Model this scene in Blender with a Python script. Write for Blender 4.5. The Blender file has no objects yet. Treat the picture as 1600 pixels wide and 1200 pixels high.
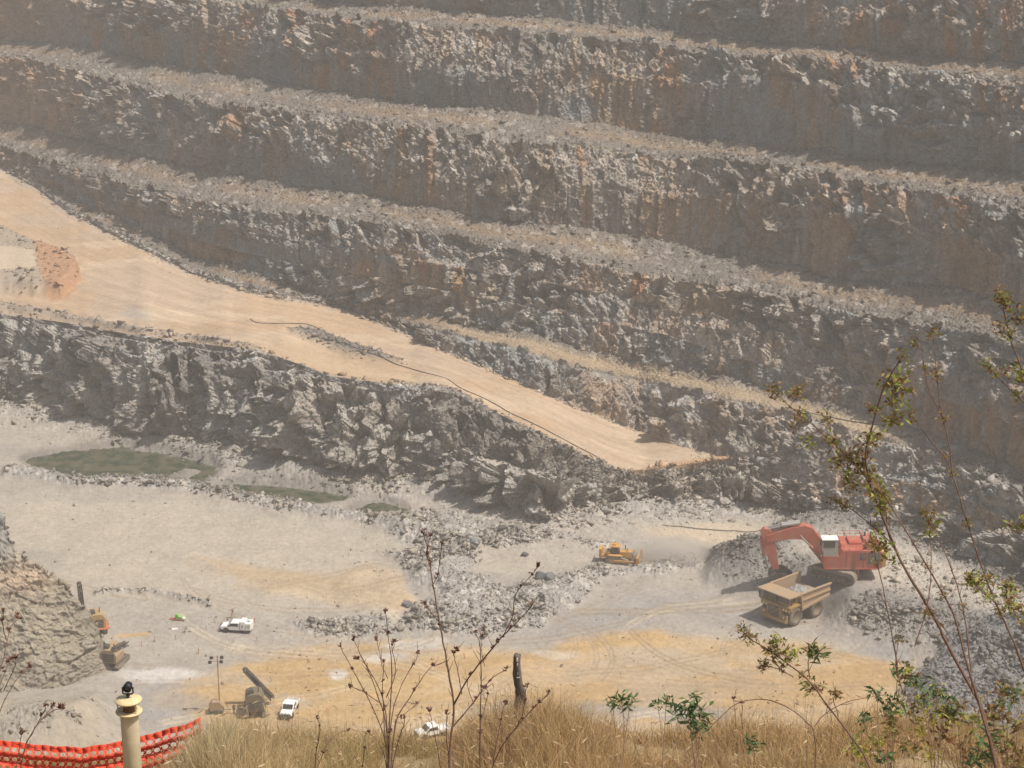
import bpy, math, random
import numpy as np
random.seed(7); RNG = np.random.default_rng(7)
R = math.radians
scene = bpy.context.scene
COL = scene.collection
# ------------------------------------------------------------------ camera, world, sun, exposure
HC, F, PITCH = 132.0, 3000.0, R(17.6)          # camera height above the pit floor, focal length in px of a 1600 px frame, pitch
S, C = math.sin(PITCH), math.cos(PITCH)
cam_d = bpy.data.cameras.new('camera'); cam = bpy.data.objects.new('camera', cam_d); COL.objects.link(cam)
cam.location = (0, 0, HC); cam.rotation_euler = (math.pi/2 - PITCH, 0, 0)
cam_d.sensor_width = 36; cam_d.lens = 36*F/1600; cam_d.clip_start = 0.1; cam_d.clip_end = 6000
scene.camera = cam
SUN_EL, SUN_AZ = R(62), R(-17)                    # azimuth measured from +X towards +Y
w = bpy.data.worlds.new('World'); scene.world = w; w.use_nodes = True
nt = w.node_tree; bg = nt.nodes['Background']
sky = nt.nodes.new('ShaderNodeTexSky'); sky.sky_type = 'NISHITA'; sky.sun_disc = False
sky.sun_elevation = SUN_EL; sky.sun_rotation = math.pi/2 - SUN_AZ
sky.dust_density = 4.0; sky.air_density = 1.0; sky.ozone_density = .8
nt.links.new(sky.outputs['Color'], bg.inputs['Color']); bg.inputs['Strength'].default_value = 0.10
sd = bpy.data.lights.new('sun', 'SUN'); so = bpy.data.objects.new('sun', sd); COL.objects.link(so)
sd.energy = 4.2; sd.angle = R(0.6); sd.color = (1.0, 0.94, 0.84)
sv = (math.cos(SUN_EL)*math.cos(SUN_AZ), math.cos(SUN_EL)*math.sin(SUN_AZ), math.sin(SUN_EL))
from mathutils import Vector, Matrix
so.rotation_euler = Vector(sv).to_track_quat('Z', 'Y').to_euler(); so.location = (60, 40, 300)
scene.view_settings.view_transform = 'Standard'; scene.view_settings.look = 'None'
scene.view_settings.gamma = 1; scene.view_settings.exposure = 0.2
scene.render.engine = 'CYCLES'
scene.cycles.use_denoising = True; scene.cycles.max_bounces = 5; scene.cycles.volume_bounces = 1
scene.cycles.diffuse_bounces = 3; scene.cycles.transparent_max_bounces = 12

# ------------------------------------------------------------------ projection helpers: a photo pixel + a height -> a point in the world
def tdrop(y):
    v = (np.asarray(y, float) - 600)/F
    return (S + v*C)/(C - v*S)                  # drop per metre forward
def at(x, y, z):
    t = float(tdrop(y)); Y = (HC - z)/t; d = Y*C + (HC - z)*S
    return Vector(((x - 800)/F*d, Y, z))
def atd(x, y, d):                               # pixel + depth along the camera axis
    u, v = (x - 800)/F*d, (y - 600)/F*d
    return Vector((u, d*C - v*S, HC - (d*S + v*C)))

# ------------------------------------------------------------------ numpy noise
def _h64(ix, iy, iz, seed):
    with np.errstate(over='ignore'):
        h = ix.astype(np.uint64)*np.uint64(0x9E3779B97F4A7C15) + iy.astype(np.uint64)*np.uint64(0xC2B2AE3D27D4EB4F) + iz.astype(np.uint64)*np.uint64(0x165667B19E3779F9) + np.uint64(seed*1274126177 + 99)
        h ^= h >> np.uint64(29); h *= np.uint64(0xBF58476D1CE4E5B9); h ^= h >> np.uint64(32); h *= np.uint64(0x94D049BB133111EB); h ^= h >> np.uint64(29)
    return h
def _h(ix, iy, iz, seed):
    return (_h64(ix, iy, iz, seed) >> np.uint64(40)).astype(np.float64)/16777216.0
def vnoise(x, y, z, seed=0):
    fx, fy, fz = np.floor(x), np.floor(y), np.floor(z)
    a, b, c = x-fx, y-fy, z-fz
    a = a*a*(3-2*a); b = b*b*(3-2*b); c = c*c*(3-2*c)
    fx, fy, fz = fx.astype(np.int64), fy.astype(np.int64), fz.astype(np.int64)
    r = 0
    for i in (0, 1):
        for j in (0, 1):
            for k in (0, 1):
                r = r + _h(fx+i, fy+j, fz+k, seed)*(a if i else 1-a)*(b if j else 1-b)*(c if k else 1-c)
    return r
def fbm(x, y, z, octv=4, seed=0, gain=.5):
    s, a, n = 0, 1, 0
    for o in range(octv):
        s = s + a*vnoise(x, y, z, seed+o*17); n += a
        a *= gain; x, y, z = x*2.03, y*2.03, z*2.03
    return s/n
def blocks(x, y, z, seed=0, tilt=1.0):
    """fractured rock: nearest cell's own offset and tilted facet; returns (offset -.5..1.5, id 0..1, edge distance)"""
    fx, fy, fz = np.floor(x).astype(np.int64), np.floor(y).astype(np.int64), np.floor(z).astype(np.int64)
    best = np.full(x.shape, 9.0); sec = np.full(x.shape, 9.0); off = np.zeros(x.shape); cid = np.zeros(x.shape)
    for i in (-1, 0, 1):
        for j in (-1, 0, 1):
            for k in (-1, 0, 1):
                ix, iy, iz = fx+i, fy+j, fz+k
                h = _h64(ix, iy, iz, seed)
                q = [((h >> np.uint64(10*n)) & np.uint64(1023)).astype(np.float64)/1023.0 for n in range(6)]
                dx = ix + q[0] - x; dy = iy + q[1] - y; dz = iz + q[2] - z
                d = dx*dx + dy*dy + dz*dz
                r3, r4, r5 = q[3], q[4], q[5]
                o = r3 + tilt*((r4-.5)*dx + (r5-.5)*dz + (r3-.5)*dy)*2
                m = d < best
                sec = np.where(m, best, np.minimum(sec, d))
                off = np.where(m, o, off); cid = np.where(m, r4, cid); best = np.where(m, d, best)
    return off, cid, np.sqrt(sec) - np.sqrt(best)
def sstep(a, b, x):
    t = np.clip((x-a)/(b-a), 0, 1); return t*t*(3-2*t)
def polysd(x, y, poly):
    """signed distance to a polygon (positive inside)"""
    P = np.asarray(poly, float); n = len(P); d = np.full(x.shape, 1e9); ins = np.zeros(x.shape, bool)
    for i in range(n):
        x1, y1 = P[i]; x2, y2 = P[(i+1) % n]
        ex, ey = x2-x1, y2-y1
        t = np.clip(((x-x1)*ex + (y-y1)*ey)/(ex*ex+ey*ey+1e-9), 0, 1)
        d = np.minimum(d, (x-x1-t*ex)**2 + (y-y1-t*ey)**2)
        c = ((y1 > y) != (y2 > y)) & (x < (x2-x1)*(y-y1)/(y2-y1+1e-12)+x1)
        ins ^= c
    d = np.sqrt(d); return np.where(ins, d, -d)
def linesd(x, y, pts):
    d = np.full(x.shape, 1e9)
    for (x1, y1), (x2, y2) in zip(pts[:-1], pts[1:]):
        ex, ey = x2-x1, y2-y1
        t = np.clip(((x-x1)*ex + (y-y1)*ey)/(ex*ex+ey*ey+1e-9), 0, 1)
        d = np.minimum(d, (x-x1-t*ex)**2 + (y-y1-t*ey)**2)
    return np.sqrt(d)
def mixc(c, d, t):
    return c*(1-t[..., None]) + np.asarray(d, float)*t[..., None]

# ------------------------------------------------------------------ materials
def newmat(name):
    m = bpy.data.materials.new(name); m.use_nodes = True
    return m, m.node_tree, m.node_tree.nodes['Principled BSDF']
def N(t, typ, **kw):
    n = t.nodes.new(typ)
    for k, v in kw.items(): setattr(n, k, v)
    return n
def plain(name, col, rough=.6, metal=0, dirt=None, dirt_amt=.5, scale=2.0, spec=.3):
    """paint with procedural wear: noise-driven dust over the base colour, slight bump"""
    m, t, b = newmat(name)
    b.inputs['Roughness'].default_value = rough; b.inputs['Metallic'].default_value = metal
    b.inputs['Specular IOR Level'].default_value = spec
    tc = N(t, 'ShaderNodeTexCoord'); nz = N(t, 'ShaderNodeTexNoise')
    nz.inputs['Scale'].default_value = scale; nz.inputs['Detail'].default_value = 6; nz.inputs['Roughness'].default_value = .65
    t.links.new(tc.outputs['Object'], nz.inputs['Vector'])
    rp = N(t, 'ShaderNodeValToRGB'); rp.color_ramp.elements[0].position = .35; rp.color_ramp.elements[1].position = .72
    t.links.new(nz.outputs['Fac'], rp.inputs['Fac'])
    d = dirt or tuple(c*.7 for c in col)
    rp.color_ramp.elements[0].color = (*col, 1)
    rp.color_ramp.elements[1].color = (*[c*(1-dirt_amt)+e*dirt_amt for c, e in zip(col, d)], 1)
    t.links.new(rp.outputs['Color'], b.inputs['Base Color'])
    bp = N(t, 'ShaderNodeBump'); bp.inputs['Strength'].default_value = .15; bp.inputs['Distance'].default_value = .02
    t.links.new(nz.outputs['Fac'], bp.inputs['Height']); t.links.new(bp.outputs['Normal'], b.inputs['Normal'])
    return m
def earth(name, scale, bump, dist, var=.35):
    """colour from the mesh's own albedo attribute, varied by fine noise; bump of chips and grit"""
    m, t, b = newmat(name)
    b.inputs['Roughness'].default_value = .95; b.inputs['Specular IOR Level'].default_value = .12
    at_ = N(t, 'ShaderNodeAttribute'); at_.attribute_name = 'albedo'
    g = N(t, 'ShaderNodeNewGeometry')
    nz = N(t, 'ShaderNodeTexNoise'); nz.inputs['Scale'].default_value = scale; nz.inputs['Detail'].default_value = 5; nz.inputs['Roughness'].default_value = .7
    vo = N(t, 'ShaderNodeTexVoronoi'); vo.inputs['Scale'].default_value = scale*.9
    t.links.new(g.outputs['Position'], nz.inputs['Vector']); t.links.new(g.outputs['Position'], vo.inputs['Vector'])
    mr = N(t, 'ShaderNodeMapRange'); mr.inputs['From Min'].default_value = .3; mr.inputs['From Max'].default_value = .7
    mr.inputs['To Min'].default_value = 1-var; mr.inputs['To Max'].default_value = 1+var
    t.links.new(nz.outputs['Fac'], mr.inputs['Value'])
    vm = N(t, 'ShaderNodeVectorMath'); vm.operation = 'SCALE'
    t.links.new(at_.outputs['Color'], vm.inputs[0]); t.links.new(mr.outputs['Result'], vm.inputs['Scale'])
    t.links.new(vm.outputs['Vector'], b.inputs['Base Color'])
    ad = N(t, 'ShaderNodeMath'); ad.operation = 'ADD'
    t.links.new(nz.outputs['Fac'], ad.inputs[0]); t.links.new(vo.outputs['Distance'], ad.inputs[1])
    bp = N(t, 'ShaderNodeBump'); bp.inputs['Strength'].default_value = bump; bp.inputs['Distance'].default_value = dist
    t.links.new(ad.outputs[0], bp.inputs['Height']); t.links.new(bp.outputs['Normal'], b.inputs['Normal'])
    return m
MAT_ROCK = earth('fractured_rock', 1.6, .9, .5, .32)
MAT_DIRT = earth('packed_dirt', 1.1, .35, .12, .16)
MAT_STONE = earth('broken_stone', 2.5, .6, .15, .25)

# ------------------------------------------------------------------ object helpers
def tag(o, label=None, cat=None, group=None, kind=None):
    if label: o['label'] = label
    if cat: o['category'] = cat
    if group: o['group'] = group
    if kind: o['kind'] = kind
    return o
def grid_object(name, P, A, mat, smooth=False, keep=None):
    """a sheet of quads from an (r, c, 3) array of points with albedo A"""
    r, c = P.shape[:2]
    me = bpy.data.meshes.new(name)
    idx = np.arange(r*c).reshape(r, c)
    q = np.stack([idx[:-1, :-1], idx[:-1, 1:], idx[1:, 1:], idx[1:, :-1]], -1).reshape(-1, 4)
    if keep is not None: q = q[keep[:-1, :-1].reshape(-1)]
    raw_mesh(me, P.reshape(-1, 3), q, A.reshape(-1, 3))
    if smooth: me.shade_smooth()
    me.materials.append(mat)
    o = bpy.data.objects.new(name, me); COL.objects.link(o)
    return o
def raw_mesh(me, V, Q, A=None):
    n, k = Q.shape
    me.vertices.add(len(V)); me.vertices.foreach_set('co', np.ascontiguousarray(V, np.float32).ravel())
    me.loops.add(n*k); me.loops.foreach_set('vertex_index', np.ascontiguousarray(Q, np.int32).ravel())
    me.polygons.add(n); me.polygons.foreach_set('loop_start', np.arange(0, n*k, k, dtype=np.int32))
    me.update(calc_edges=True); pass
    if A is not None:
        ca = me.color_attributes.new('albedo', 'FLOAT_COLOR', 'POINT')
        ca.data.foreach_set('color', np.concatenate([A, np.ones((len(A), 1))], 1).astype(np.float32).ravel())
# ================================================================== THE PIT: benches, faces, ramp and floor as one continuous grid of radial columns
XS = np.concatenate([np.linspace(-700, -60, 90, endpoint=False), np.arange(-60, 1660, 1.55), np.linspace(1660, 2250, 80)])
NX = len(XS)
def L(*pts):
    p = np.array(pts, float); y = np.interp(XS, p[:, 0], p[:, 1])
    k = np.hanning(23); k /= k.sum()
    return np.convolve(np.pad(y, 11, mode='edge'), k, 'valid')
jit = lambda s, a, f: (fbm(XS*f, XS*0+s, XS*0, 3, s)-.5)*2*a
yA0 = L((-700,620),(0,632),(40,640),(90,650),(150,668),(230,692),(300,694),(350,706),(460,737),(520,748),(640,756),(740,782),(830,812),(880,815),(950,802),(1050,793),(1150,788),(1250,797),(1330,805),(1430,832),(1520,872),(1600,905),(1700,960),(2250,1150)) + jit(3,5,.02)
yA2 = L((-700,470),(0,490),(100,504),(200,522),(300,536),(400,546),(450,562),(520,588),(600,599),(700,604),(724,614),(760,637),(850,680),(950,729),(1000,744),(1100,729),(1160,719),(1230,745),(1330,770),(1430,790),(1520,820),(1600,850),(1700,890),(2250,1050))
yA1 = L((-700,476),(0,496),(100,510),(200,529),(300,544),(400,556),(450,572),(520,597),(600,612),(680,660),(720,700),(760,715),(850,742),(930,758),(1000,765),(1100,748),(1160,745),(1230,770),(1330,790),(1430,812),(1520,848),(1600,880),(1700,930),(2250,1100)) + jit(9,3,.03)
yR  = L((-700,60),(-300,150),(0,262),(60,296),(110,334),(200,377),(300,427),(400,459),(480,470),(540,482),(600,507),(700,552),(800,592),(900,637),(1000,673),(1060,697),(1150,717),(1230,715),(1330,735),(1430,755),(1520,785),(1600,820),(1700,860),(2250,1010))
yC1 = L((-700,57),(-300,147),(0,257),(60,291),(110,328),(200,371),(300,421),(400,453),(480,465),(540,478),(600,494),(700,523),(750,535),(800,544),(900,576),(1040,602),(1150,627),(1230,643),(1300,666),(1375,688),(1475,715),(1600,764),(1700,800),(2250,960)) + jit(5,1.5,.05)
yC2 = L((-700,50),(-300,138),(0,249),(60,283),(110,319),(200,361),(300,411),(400,444),(480,458),(540,474),(600,485),(700,506),(800,530),(900,550),(1040,576),(1150,600),(1230,620),(1350,654),(1430,673),(1485,696),(1600,744),(1700,780),(2250,930)) + jit(6,2,.05)
yD1 = L((-700,40),(-300,120),(0,228),(35,240),(75,252),(150,272),(200,290),(300,312),(400,330),(500,340),(600,352),(700,368),(800,391),(900,408),(1000,428),(1080,444),(1150,452),(1225,466),(1300,485),(1400,502),(1500,516),(1600,540),(1700,575),(2250,720)) + jit(7,4,.03)
yE0 = L((-700,20),(-200,150),(0,195),(50,200),(85,215),(125,221),(215,245),(280,265),(350,273),(480,297),(550,305),(650,325),(780,351),(875,357),(975,373),(1100,395),(1185,410),(1240,421),(1285,437),(1400,447),(1500,456),(1540,474),(1600,495),(1700,530),(2250,660)) + jit(8,2,.05)
yE1 = L((-700,0),(-200,70),(0,88),(50,95),(120,110),(200,132),(300,158),(350,166),(500,186),(600,196),(700,206),(750,219),(850,226),(950,233),(1050,250),(1150,252),(1250,267),(1350,286),(1450,302),(1600,326),(1700,350),(2250,460)) + jit(10,4,.03)
yF0 = L((-700,-10),(-200,50),(0,65),(100,70),(140,78),(250,100),(310,112),(430,132),(550,152),(640,165),(780,177),(925,195),(1010,212),(1100,220),(1225,236),(1350,253),(1475,266),(1600,278),(1700,292),(2250,390)) + jit(11,2,.05)
yF1 = L((-700,-90),(-200,-55),(0,-42),(100,-33),(300,-4),(500,24),(600,36),(700,45),(800,49),(900,60),(1000,67),(1100,85),(1200,91),(1300,97),(1400,111),(1600,131),(1700,142),(2250,210)) + jit(12,3,.03)
yG0 = L((-700,-110),(-200,-78),(0,-60),(300,-18),(430,-2),(550,10),(650,18),(780,26),(900,40),(1050,52),(1175,69),(1300,78),(1425,90),(1600,105),(1700,113),(2250,170)) + jit(13,1.5,.05)
yG1 = L((-700,-175),(0,-145),(800,-80),(1200,-45),(1600,-14),(2250,40))
yH0 = L((-700,-190),(0,-163),(800,-100),(1200,-68),(1600,-38),(2250,10))
yH1 = L((-700,-230),(0,-215),(800,-165),(1200,-140),(1600,-115),(2250,-70))
# mid ledge on the right of face D
rt = sstep(980, 1060, XS)*(1-sstep(1330, 1440, XS))
M1l = L((-700,0),(1000,515),(1040,522),(1100,542),(1200,572),(1300,600),(1400,622),(2250,900)); M2l = L((-700,0),(1000,480),(1040,484),(1100,491),(1160,502),(1230,522),(1300,550),(1400,590),(2250,880))
yM1 = (yC2 + (yD1-yC2)*.40)*(1-rt) + M1l*rt
yM2 = (yC2 + (yD1-yC2)*.70)*(1-rt) + M2l*rt
GF = 2.35
one = np.ones(NX)
rampend = sstep(1120, 1200, XS)
Z0 = 4.0*sstep(1150, 1350, XS)
gA2 = GF*(1-sstep(600, 720, XS)) + .62*sstep(600, 720, XS); gA2 = gA2*(1-rampend) + 1.5*rampend
gR = (.055*(1-sstep(100, 560, XS)))*(1-rampend) + 1.2*rampend
gC1 = 1.0*one
nodes = [(yA0, None, 0), (yA1, 2.2*(1-rampend)+1.5*rampend, 95), (yA2, gA2, 50), (yR, gR, 130), (yC1, gC1, 50), (yC2, .02*one, 22), (yM1, 2.5*one, 52), (yM2, 2.5*(1-rt)+.75*rt, 36),
         (yD1, GF*one, 60), (yE0, .10*one, 42), (yE1, 2.6*one, 100), (yF0, .10*one, 42), (yF1, 2.6*one, 100), (yG0, .10*one, 30), (yG1, 2.6*one, 70), (yH0, .08*one, 12), (yH1, 2.0*one, 24)]
segname = ['A', 'Aslope', 'ramp', 'Cface', 'Cbench', 'D', 'D', 'D', 'Dbench', 'E', 'Ebench', 'F', 'Fbench', 'G', 'Gbench', 'H', 'plateau']
NY, NZ = [], []
for i, (y, g, n) in enumerate(nodes):
    t = tdrop(y)
    if i == 0: z = Z0.copy(); Y = (HC-z)/t
    else:
        # a crest never drops below or in front of the line beneath it
        Y1, z1 = NY[-1], NZ[-1]
        Y = (HC - z1 + g*Y1)/(t+g); Y = np.maximum(Y, Y1+.05); z = np.maximum(z1 + g*(Y-Y1), HC - t*Y if False else z1)
    NY.append(Y); NZ.append(z)
def smooth_x(v, sg=120.):
    u = np.arange(-700, 2251, 5.); q = np.interp(u, XS, v); k = np.exp(-.5*(np.arange(-300, 301, 5.)/sg)**2); k /= k.sum(); h = len(k)//2
    return np.interp(XS, u, np.convolve(np.pad(q, h, mode='reflect', reflect_type='odd'), k, 'valid'))
for i in range(5, len(NY)):                      # the upper walls run on one even strike
    NY[i] = np.maximum(smooth_x(NY[i]), NY[i-1]+.05); NZ[i] = np.maximum(HC - tdrop(nodes[i][0])*NY[i], NZ[i-1])
NY.append(NY[-1]+1100); NZ.append(NZ[-1]+0.5)
NODE = {k: (NY[i], NZ[i]) for i, k in enumerate(['A0','A1','A2','R','C1','C2','M1','M2','D1','E0','E1','F0','F1','G0','G1','H0','H1','far'])}
if __name__ == '__main__' and False: pass
rowsY, rowsZ, segid, segS = [], [], [], []
for i in range(len(NY)-1):
    n = nodes[i+1][2] if i+1 < len(nodes) else 10
    for k in range(n):
        s = k/n
        if i == len(NY)-2: s = s**3
        rowsY.append(NY[i]*(1-s)+NY[i+1]*s); rowsZ.append(NZ[i]*(1-s)+NZ[i+1]*s); segid.append(i); segS.append(s)
rowsY.append(NY[-1]); rowsZ.append(NZ[-1]); segid.append(len(NY)-2); segS.append(1.0)
WY, WZ = np.array(rowsY), np.array(rowsZ)
SEG = np.array(segid)[:, None]*np.ones((1, NX), int); SS = np.array(segS)[:, None]*np.ones((1, NX))
XPX = XS[None, :]*np.ones((len(rowsY), 1))
# profile: the drilled lower face stands steep, the broken upper part lies back
FACES = {0: 1.0, 9: 1.0, 11: 1.0, 13: 1.0, 15: .6}
ARC = np.cumsum(np.r_[0, np.hypot(np.diff((XS-800)/F*(NODE['D1'][0]*C+40)), np.diff(NODE['D1'][0]))])[None, :]*np.ones((len(rowsY), 1))
Dax = WY*C + (HC-WZ)*S
WX = (XPX-800)/F*Dax
brk = np.zeros(WY.shape)                        # how broken (0 smooth drilled face .. 1 blocky)
for seg in (0, 9, 11, 13, 15):
    m = SEG == seg
    h = (NZ[seg+1]-NZ[seg])[None, :]
    cut = .58 + .36*(fbm(ARC*.045, ARC*0+seg*9, ARC*0, 3, 31+seg)-.5)*2
    a, b_ = np.clip(cut, .3, .9), 0
    prof = np.where(SS < a, SS*.10, a*.10+(SS-a)*.95)       # run per height
    tot = a*.10+(1-a)*.95
    chord = SS*tot
    WY = WY - np.where(m, np.clip(chord-prof, 0, 1)*h*0.75, 0)
    up = sstep(a-.10, a+.10, SS)
    brk = np.where(m, up, brk)
mD = (SEG >= 5) & (SEG <= 7)
hD = ((WZ - NODE['C2'][1])/(np.maximum(NODE['D1'][1]-NODE['C2'][1], .1)))
cutD = np.clip(.62 + .36*(fbm(ARC*.045, ARC*0+3, ARC*0, 3, 77)-.5)*2 - .45*sstep(700, 800, XPX)*(1-sstep(1000, 1060, XPX)), .1, .9)
brk = np.where(mD, sstep(cutD-.1, cutD+.1, hD), brk)
WY = WY - np.where(mD, np.maximum(0, np.minimum(hD*.42, cutD*.42*(1-hD)/(1-cutD+.01)))*(NODE['D1'][1]-NODE['C2'][1])*.5*(1-.8*rt), 0)
brk = np.where(SEG == 0, 1.0, brk)                                       # the lowest face is rough all over
brk = np.where((SEG == 3) | (SEG == 1), .9, brk)
brk = np.where(SEG == 6, np.maximum(brk, rt), brk)
rend2 = rampend[None, :]*one[None, :]
brk = np.where((SEG == 2), .9*rend2, brk)
WX = (XPX-800)/F*(WY*C + (HC-WZ)*S)
PW = np.stack([WX, WY, WZ], -1)

def grid_normals(P):
    dx = np.gradient(P, axis=1); dy = np.gradient(P, axis=0)
    n = np.cross(dx, dy); ln = np.linalg.norm(n, axis=-1, keepdims=True); n = n/np.maximum(ln, 1e-9)
    return n
def blur(a, k):
    ker = np.hanning(2*k+3); ker /= ker.sum()
    f = lambda v: np.convolve(np.pad(v, k+1, mode='edge'), ker, 'valid')
    a = np.apply_along_axis(f, 0, a); return np.apply_along_axis(f, 1, a)
isface = np.isin(SEG, (0, 1, 3, 5, 6, 7, 9, 11, 13, 15)).astype(float)
isface = np.where(SEG == 2, rend2, isface)
isface = np.where((SEG == 3) & (XPX < 560), .25, isface)
isface = np.where((SEG == 1) & (XPX < 600), .6, isface)
NRM = grid_normals(PW)
NRM = np.stack([blur(NRM[..., i], 3) for i in range(3)], -1); NRM /= np.maximum(np.linalg.norm(NRM, axis=-1, keepdims=True), 1e-9)
if NRM[200, NX//2, 1] > 0: NRM = -NRM
X, Y, Z = PW[..., 0], PW[..., 1], PW[..., 2]
# break amounts in patches
SO = SEG*13.7                                   # every level broken its own way
patch = sstep(.50, .64, fbm(X*.04, Y*.04+SO, Z*.05, 3, 5))
brk = np.clip(np.maximum(brk, patch*.9*isface), 0, 1)
rough_right = sstep(1000, 1300, XPX)*isface*(SEG <= 7)
# big relief
big = (fbm(X*.045, Y*.045+SO*.5*(SEG > 3), Z*.03, 3, 41)-.5)*2
med = (fbm(X*.16, Y*.16, Z*.09, 3, 43)-.5)*2
m2 = (isface > .2) | np.isin(SEG, (4, 8, 10, 12, 14))
def mblocks(fx_, fy_, fz_, seed, tilt):
    o, c = np.full(X.shape, .5), np.full(X.shape, .5)
    # strike-aligned joints, leaning a little, longer up the face than across it
    o[m2], c[m2], _ = blocks((X*fx_+Z*fz_*.35)[m2], (Y*fy_)[m2], (Z*fz_-X*fx_*.25)[m2], seed, tilt); return o, c
o1, c1 = mblocks(.30, .22, .17, 51, 1.3); o2, c2 = mblocks(.72, .6, .5, 57, 1.3); o3, c3 = mblocks(1.7, 1.4, 1.35, 63, 1.3)
o4, c4 = np.full(X.shape, .5), np.full(X.shape, .5)
o4[m2], c4[m2], _ = blocks((X*.13+Z*.12)[m2], (Y*.13+SO)[m2], (Z*.34-X*.13)[m2], 67, 1.6)      # long dipping slabs
o5, c5 = np.full(X.shape, .5), np.full(X.shape, .5)
o5[m2], c5[m2], _ = blocks((X*.55)[m2], (Y*.55+SO)[m2], (Z*.055+X*.02)[m2], 71, 1.0)                 # tall joint-bounded panels of the drilled faces
slab = sstep(.46, .6, fbm(X*.05, Y*.05+SO, Z*.05, 2, 68))
ampz = .55 + .9*sstep(.35, .65, fbm(X*.06, Y*.06+SO, Z*.06, 2, 69))
lowA = (SEG == 0).astype(float)*(1-.5*sstep(1150, 1300, XPX))
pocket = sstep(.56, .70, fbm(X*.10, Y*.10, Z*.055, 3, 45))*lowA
fo = 1-.75*sstep(.75, 1, SS)*np.isin(SEG, (1, 3))-.5*sstep(.85, 1, SS)*(SEG == 0)
disp = isface*fo*(big*1.8 + med*(.45+.7*brk) - pocket*2.2 + brk*((o1-.5)*(1.7*ampz+1.5*lowA) + (o4-.5)*1.9*slab + (o2-.5)*(.85*ampz+.35*lowA) + (o3-.5)*.40) + (1-brk)*((o5-.5)*1.15 + (o2-.5)*.34 + (o3-.5)*.16))
# half barrels of the drill holes in the smooth faces
bar = np.abs(np.sin(ARC*math.pi/1.6 + 2*vnoise(ARC*.1, Z*.05, Z*0, 71)))
disp += isface*(1-brk)*(bar-.5)*.16
edge = np.ones(WY.shape)
for i in range(len(NY)-1):                      # keep crest and toe lines where they are
    if i in (5, 6): continue
disp = disp*np.clip(.35+.65*np.minimum(1, np.abs(SS-.0)*4), 0, 1)
PW = PW + NRM*disp[..., None]
# benches: rubble and humps along them
bench = np.isin(SEG, (4, 8, 10, 12, 14)).astype(float)
road = np.where(SEG == 2, 1-rend2, 0.0)
X, Y, Z = PW[..., 0], PW[..., 1], PW[..., 2]
cbk = (SEG == 4)*sstep(620, 760, XPX)*(1-sstep(1350, 1450, XPX))*np.exp(-((SS-.45)/.34)**4)
toeh = np.where(bench > 0, sstep(.55, 1, SS)*(.4+1.1*fbm(X*.12, Y*.12, Y*0, 3, 81)), 0)     # talus at the foot of the face above
lip = np.where(bench > 0, (1-sstep(.0, .45, SS))*(o1-.45)*.9, 0)
PW[..., 2] += bench*np.where(cbk > 0, 1-.8*cbk, 1)*(toeh + lip + (o2-.5)*.45*(1-.6*(1-np.abs(SS-.6)*2.0).clip(0, 1)) + (fbm(X*.5, Y*.5, Y*0, 3, 83)-.5)*.5)
# ramp: smooth, slight camber, tyre lines, a low windrow on its outer edge
PW[..., 2] += road*((fbm(X*.08, Y*.08, Y*0, 3, 85)-.5)*.35 + (fbm(X*.6, Y*.6, Y*0, 2, 86)-.5)*.07)
left = road*(1-sstep(360, 440, XPX))
PW[..., 2] += left*1.1*np.exp(-((SS-.035)/.02)**2)*(.5+fbm(X*.4, Y*.4, Y*0, 2, 87))
PW[..., 2] += road*sstep(440, 480, XPX)*(1-sstep(640, 680, XPX))*.0

# display pixel of each wall point, for laying out real colour regions of the ground
def proj(P):
    d = P[..., 1]*C + (HC-P[..., 2])*S; v = (HC-P[..., 2])*C - P[..., 1]*S
    return 800 + F*P[..., 0]/d, 600 + F*v/d
PX, PY = proj(PW)
# light pad and rise on the left of the ramp
jx, jy = (fbm(X*.3, Y*.3, Z*0, 3, 91)-.5)*10, (fbm(X*.3, Y*.3, Z*0, 3, 92)-.5)*6
pad = road*sstep(-1, 3, polysd(PX+jx, PY+jy, [(-300,395),(20,402),(56,410),(62,432),(50,440),(-300,446)]))
scarp = road*sstep(-3, 7, polysd(PX+jx, PY+jy, [(-300,330),(0,362),(50,385),(118,406),(128,440),(96,464),(40,462),(-300,466)]))
PW[..., 2] += 3.0*scarp + scarp*(1-pad)*((o2-.5)*.9 + (o3-.5)*.4)
heap = road*sstep(-3, 8, polysd(PX, PY, [(448,512),(500,517),(560,540),(625,562),(636,570),(600,566),(540,556),(490,536),(455,522)]))
PW[..., 2] += heap*(1.1+(o2-.5)*.8)
pit1 = road*sstep(-3, 8, polysd(PX, PY, [(400,545),(470,528),(530,552),(620,577),(690,590),(640,598),(560,590),(470,566)]))
PW[..., 2] -= pit1*.6
endberm = road*sstep(-4, 6, polysd(PX, PY, [(985,741),(1060,724),(1150,714),(1162,722),(1080,738),(1000,750)]))
PW[..., 2] += endberm*1.1

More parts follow.
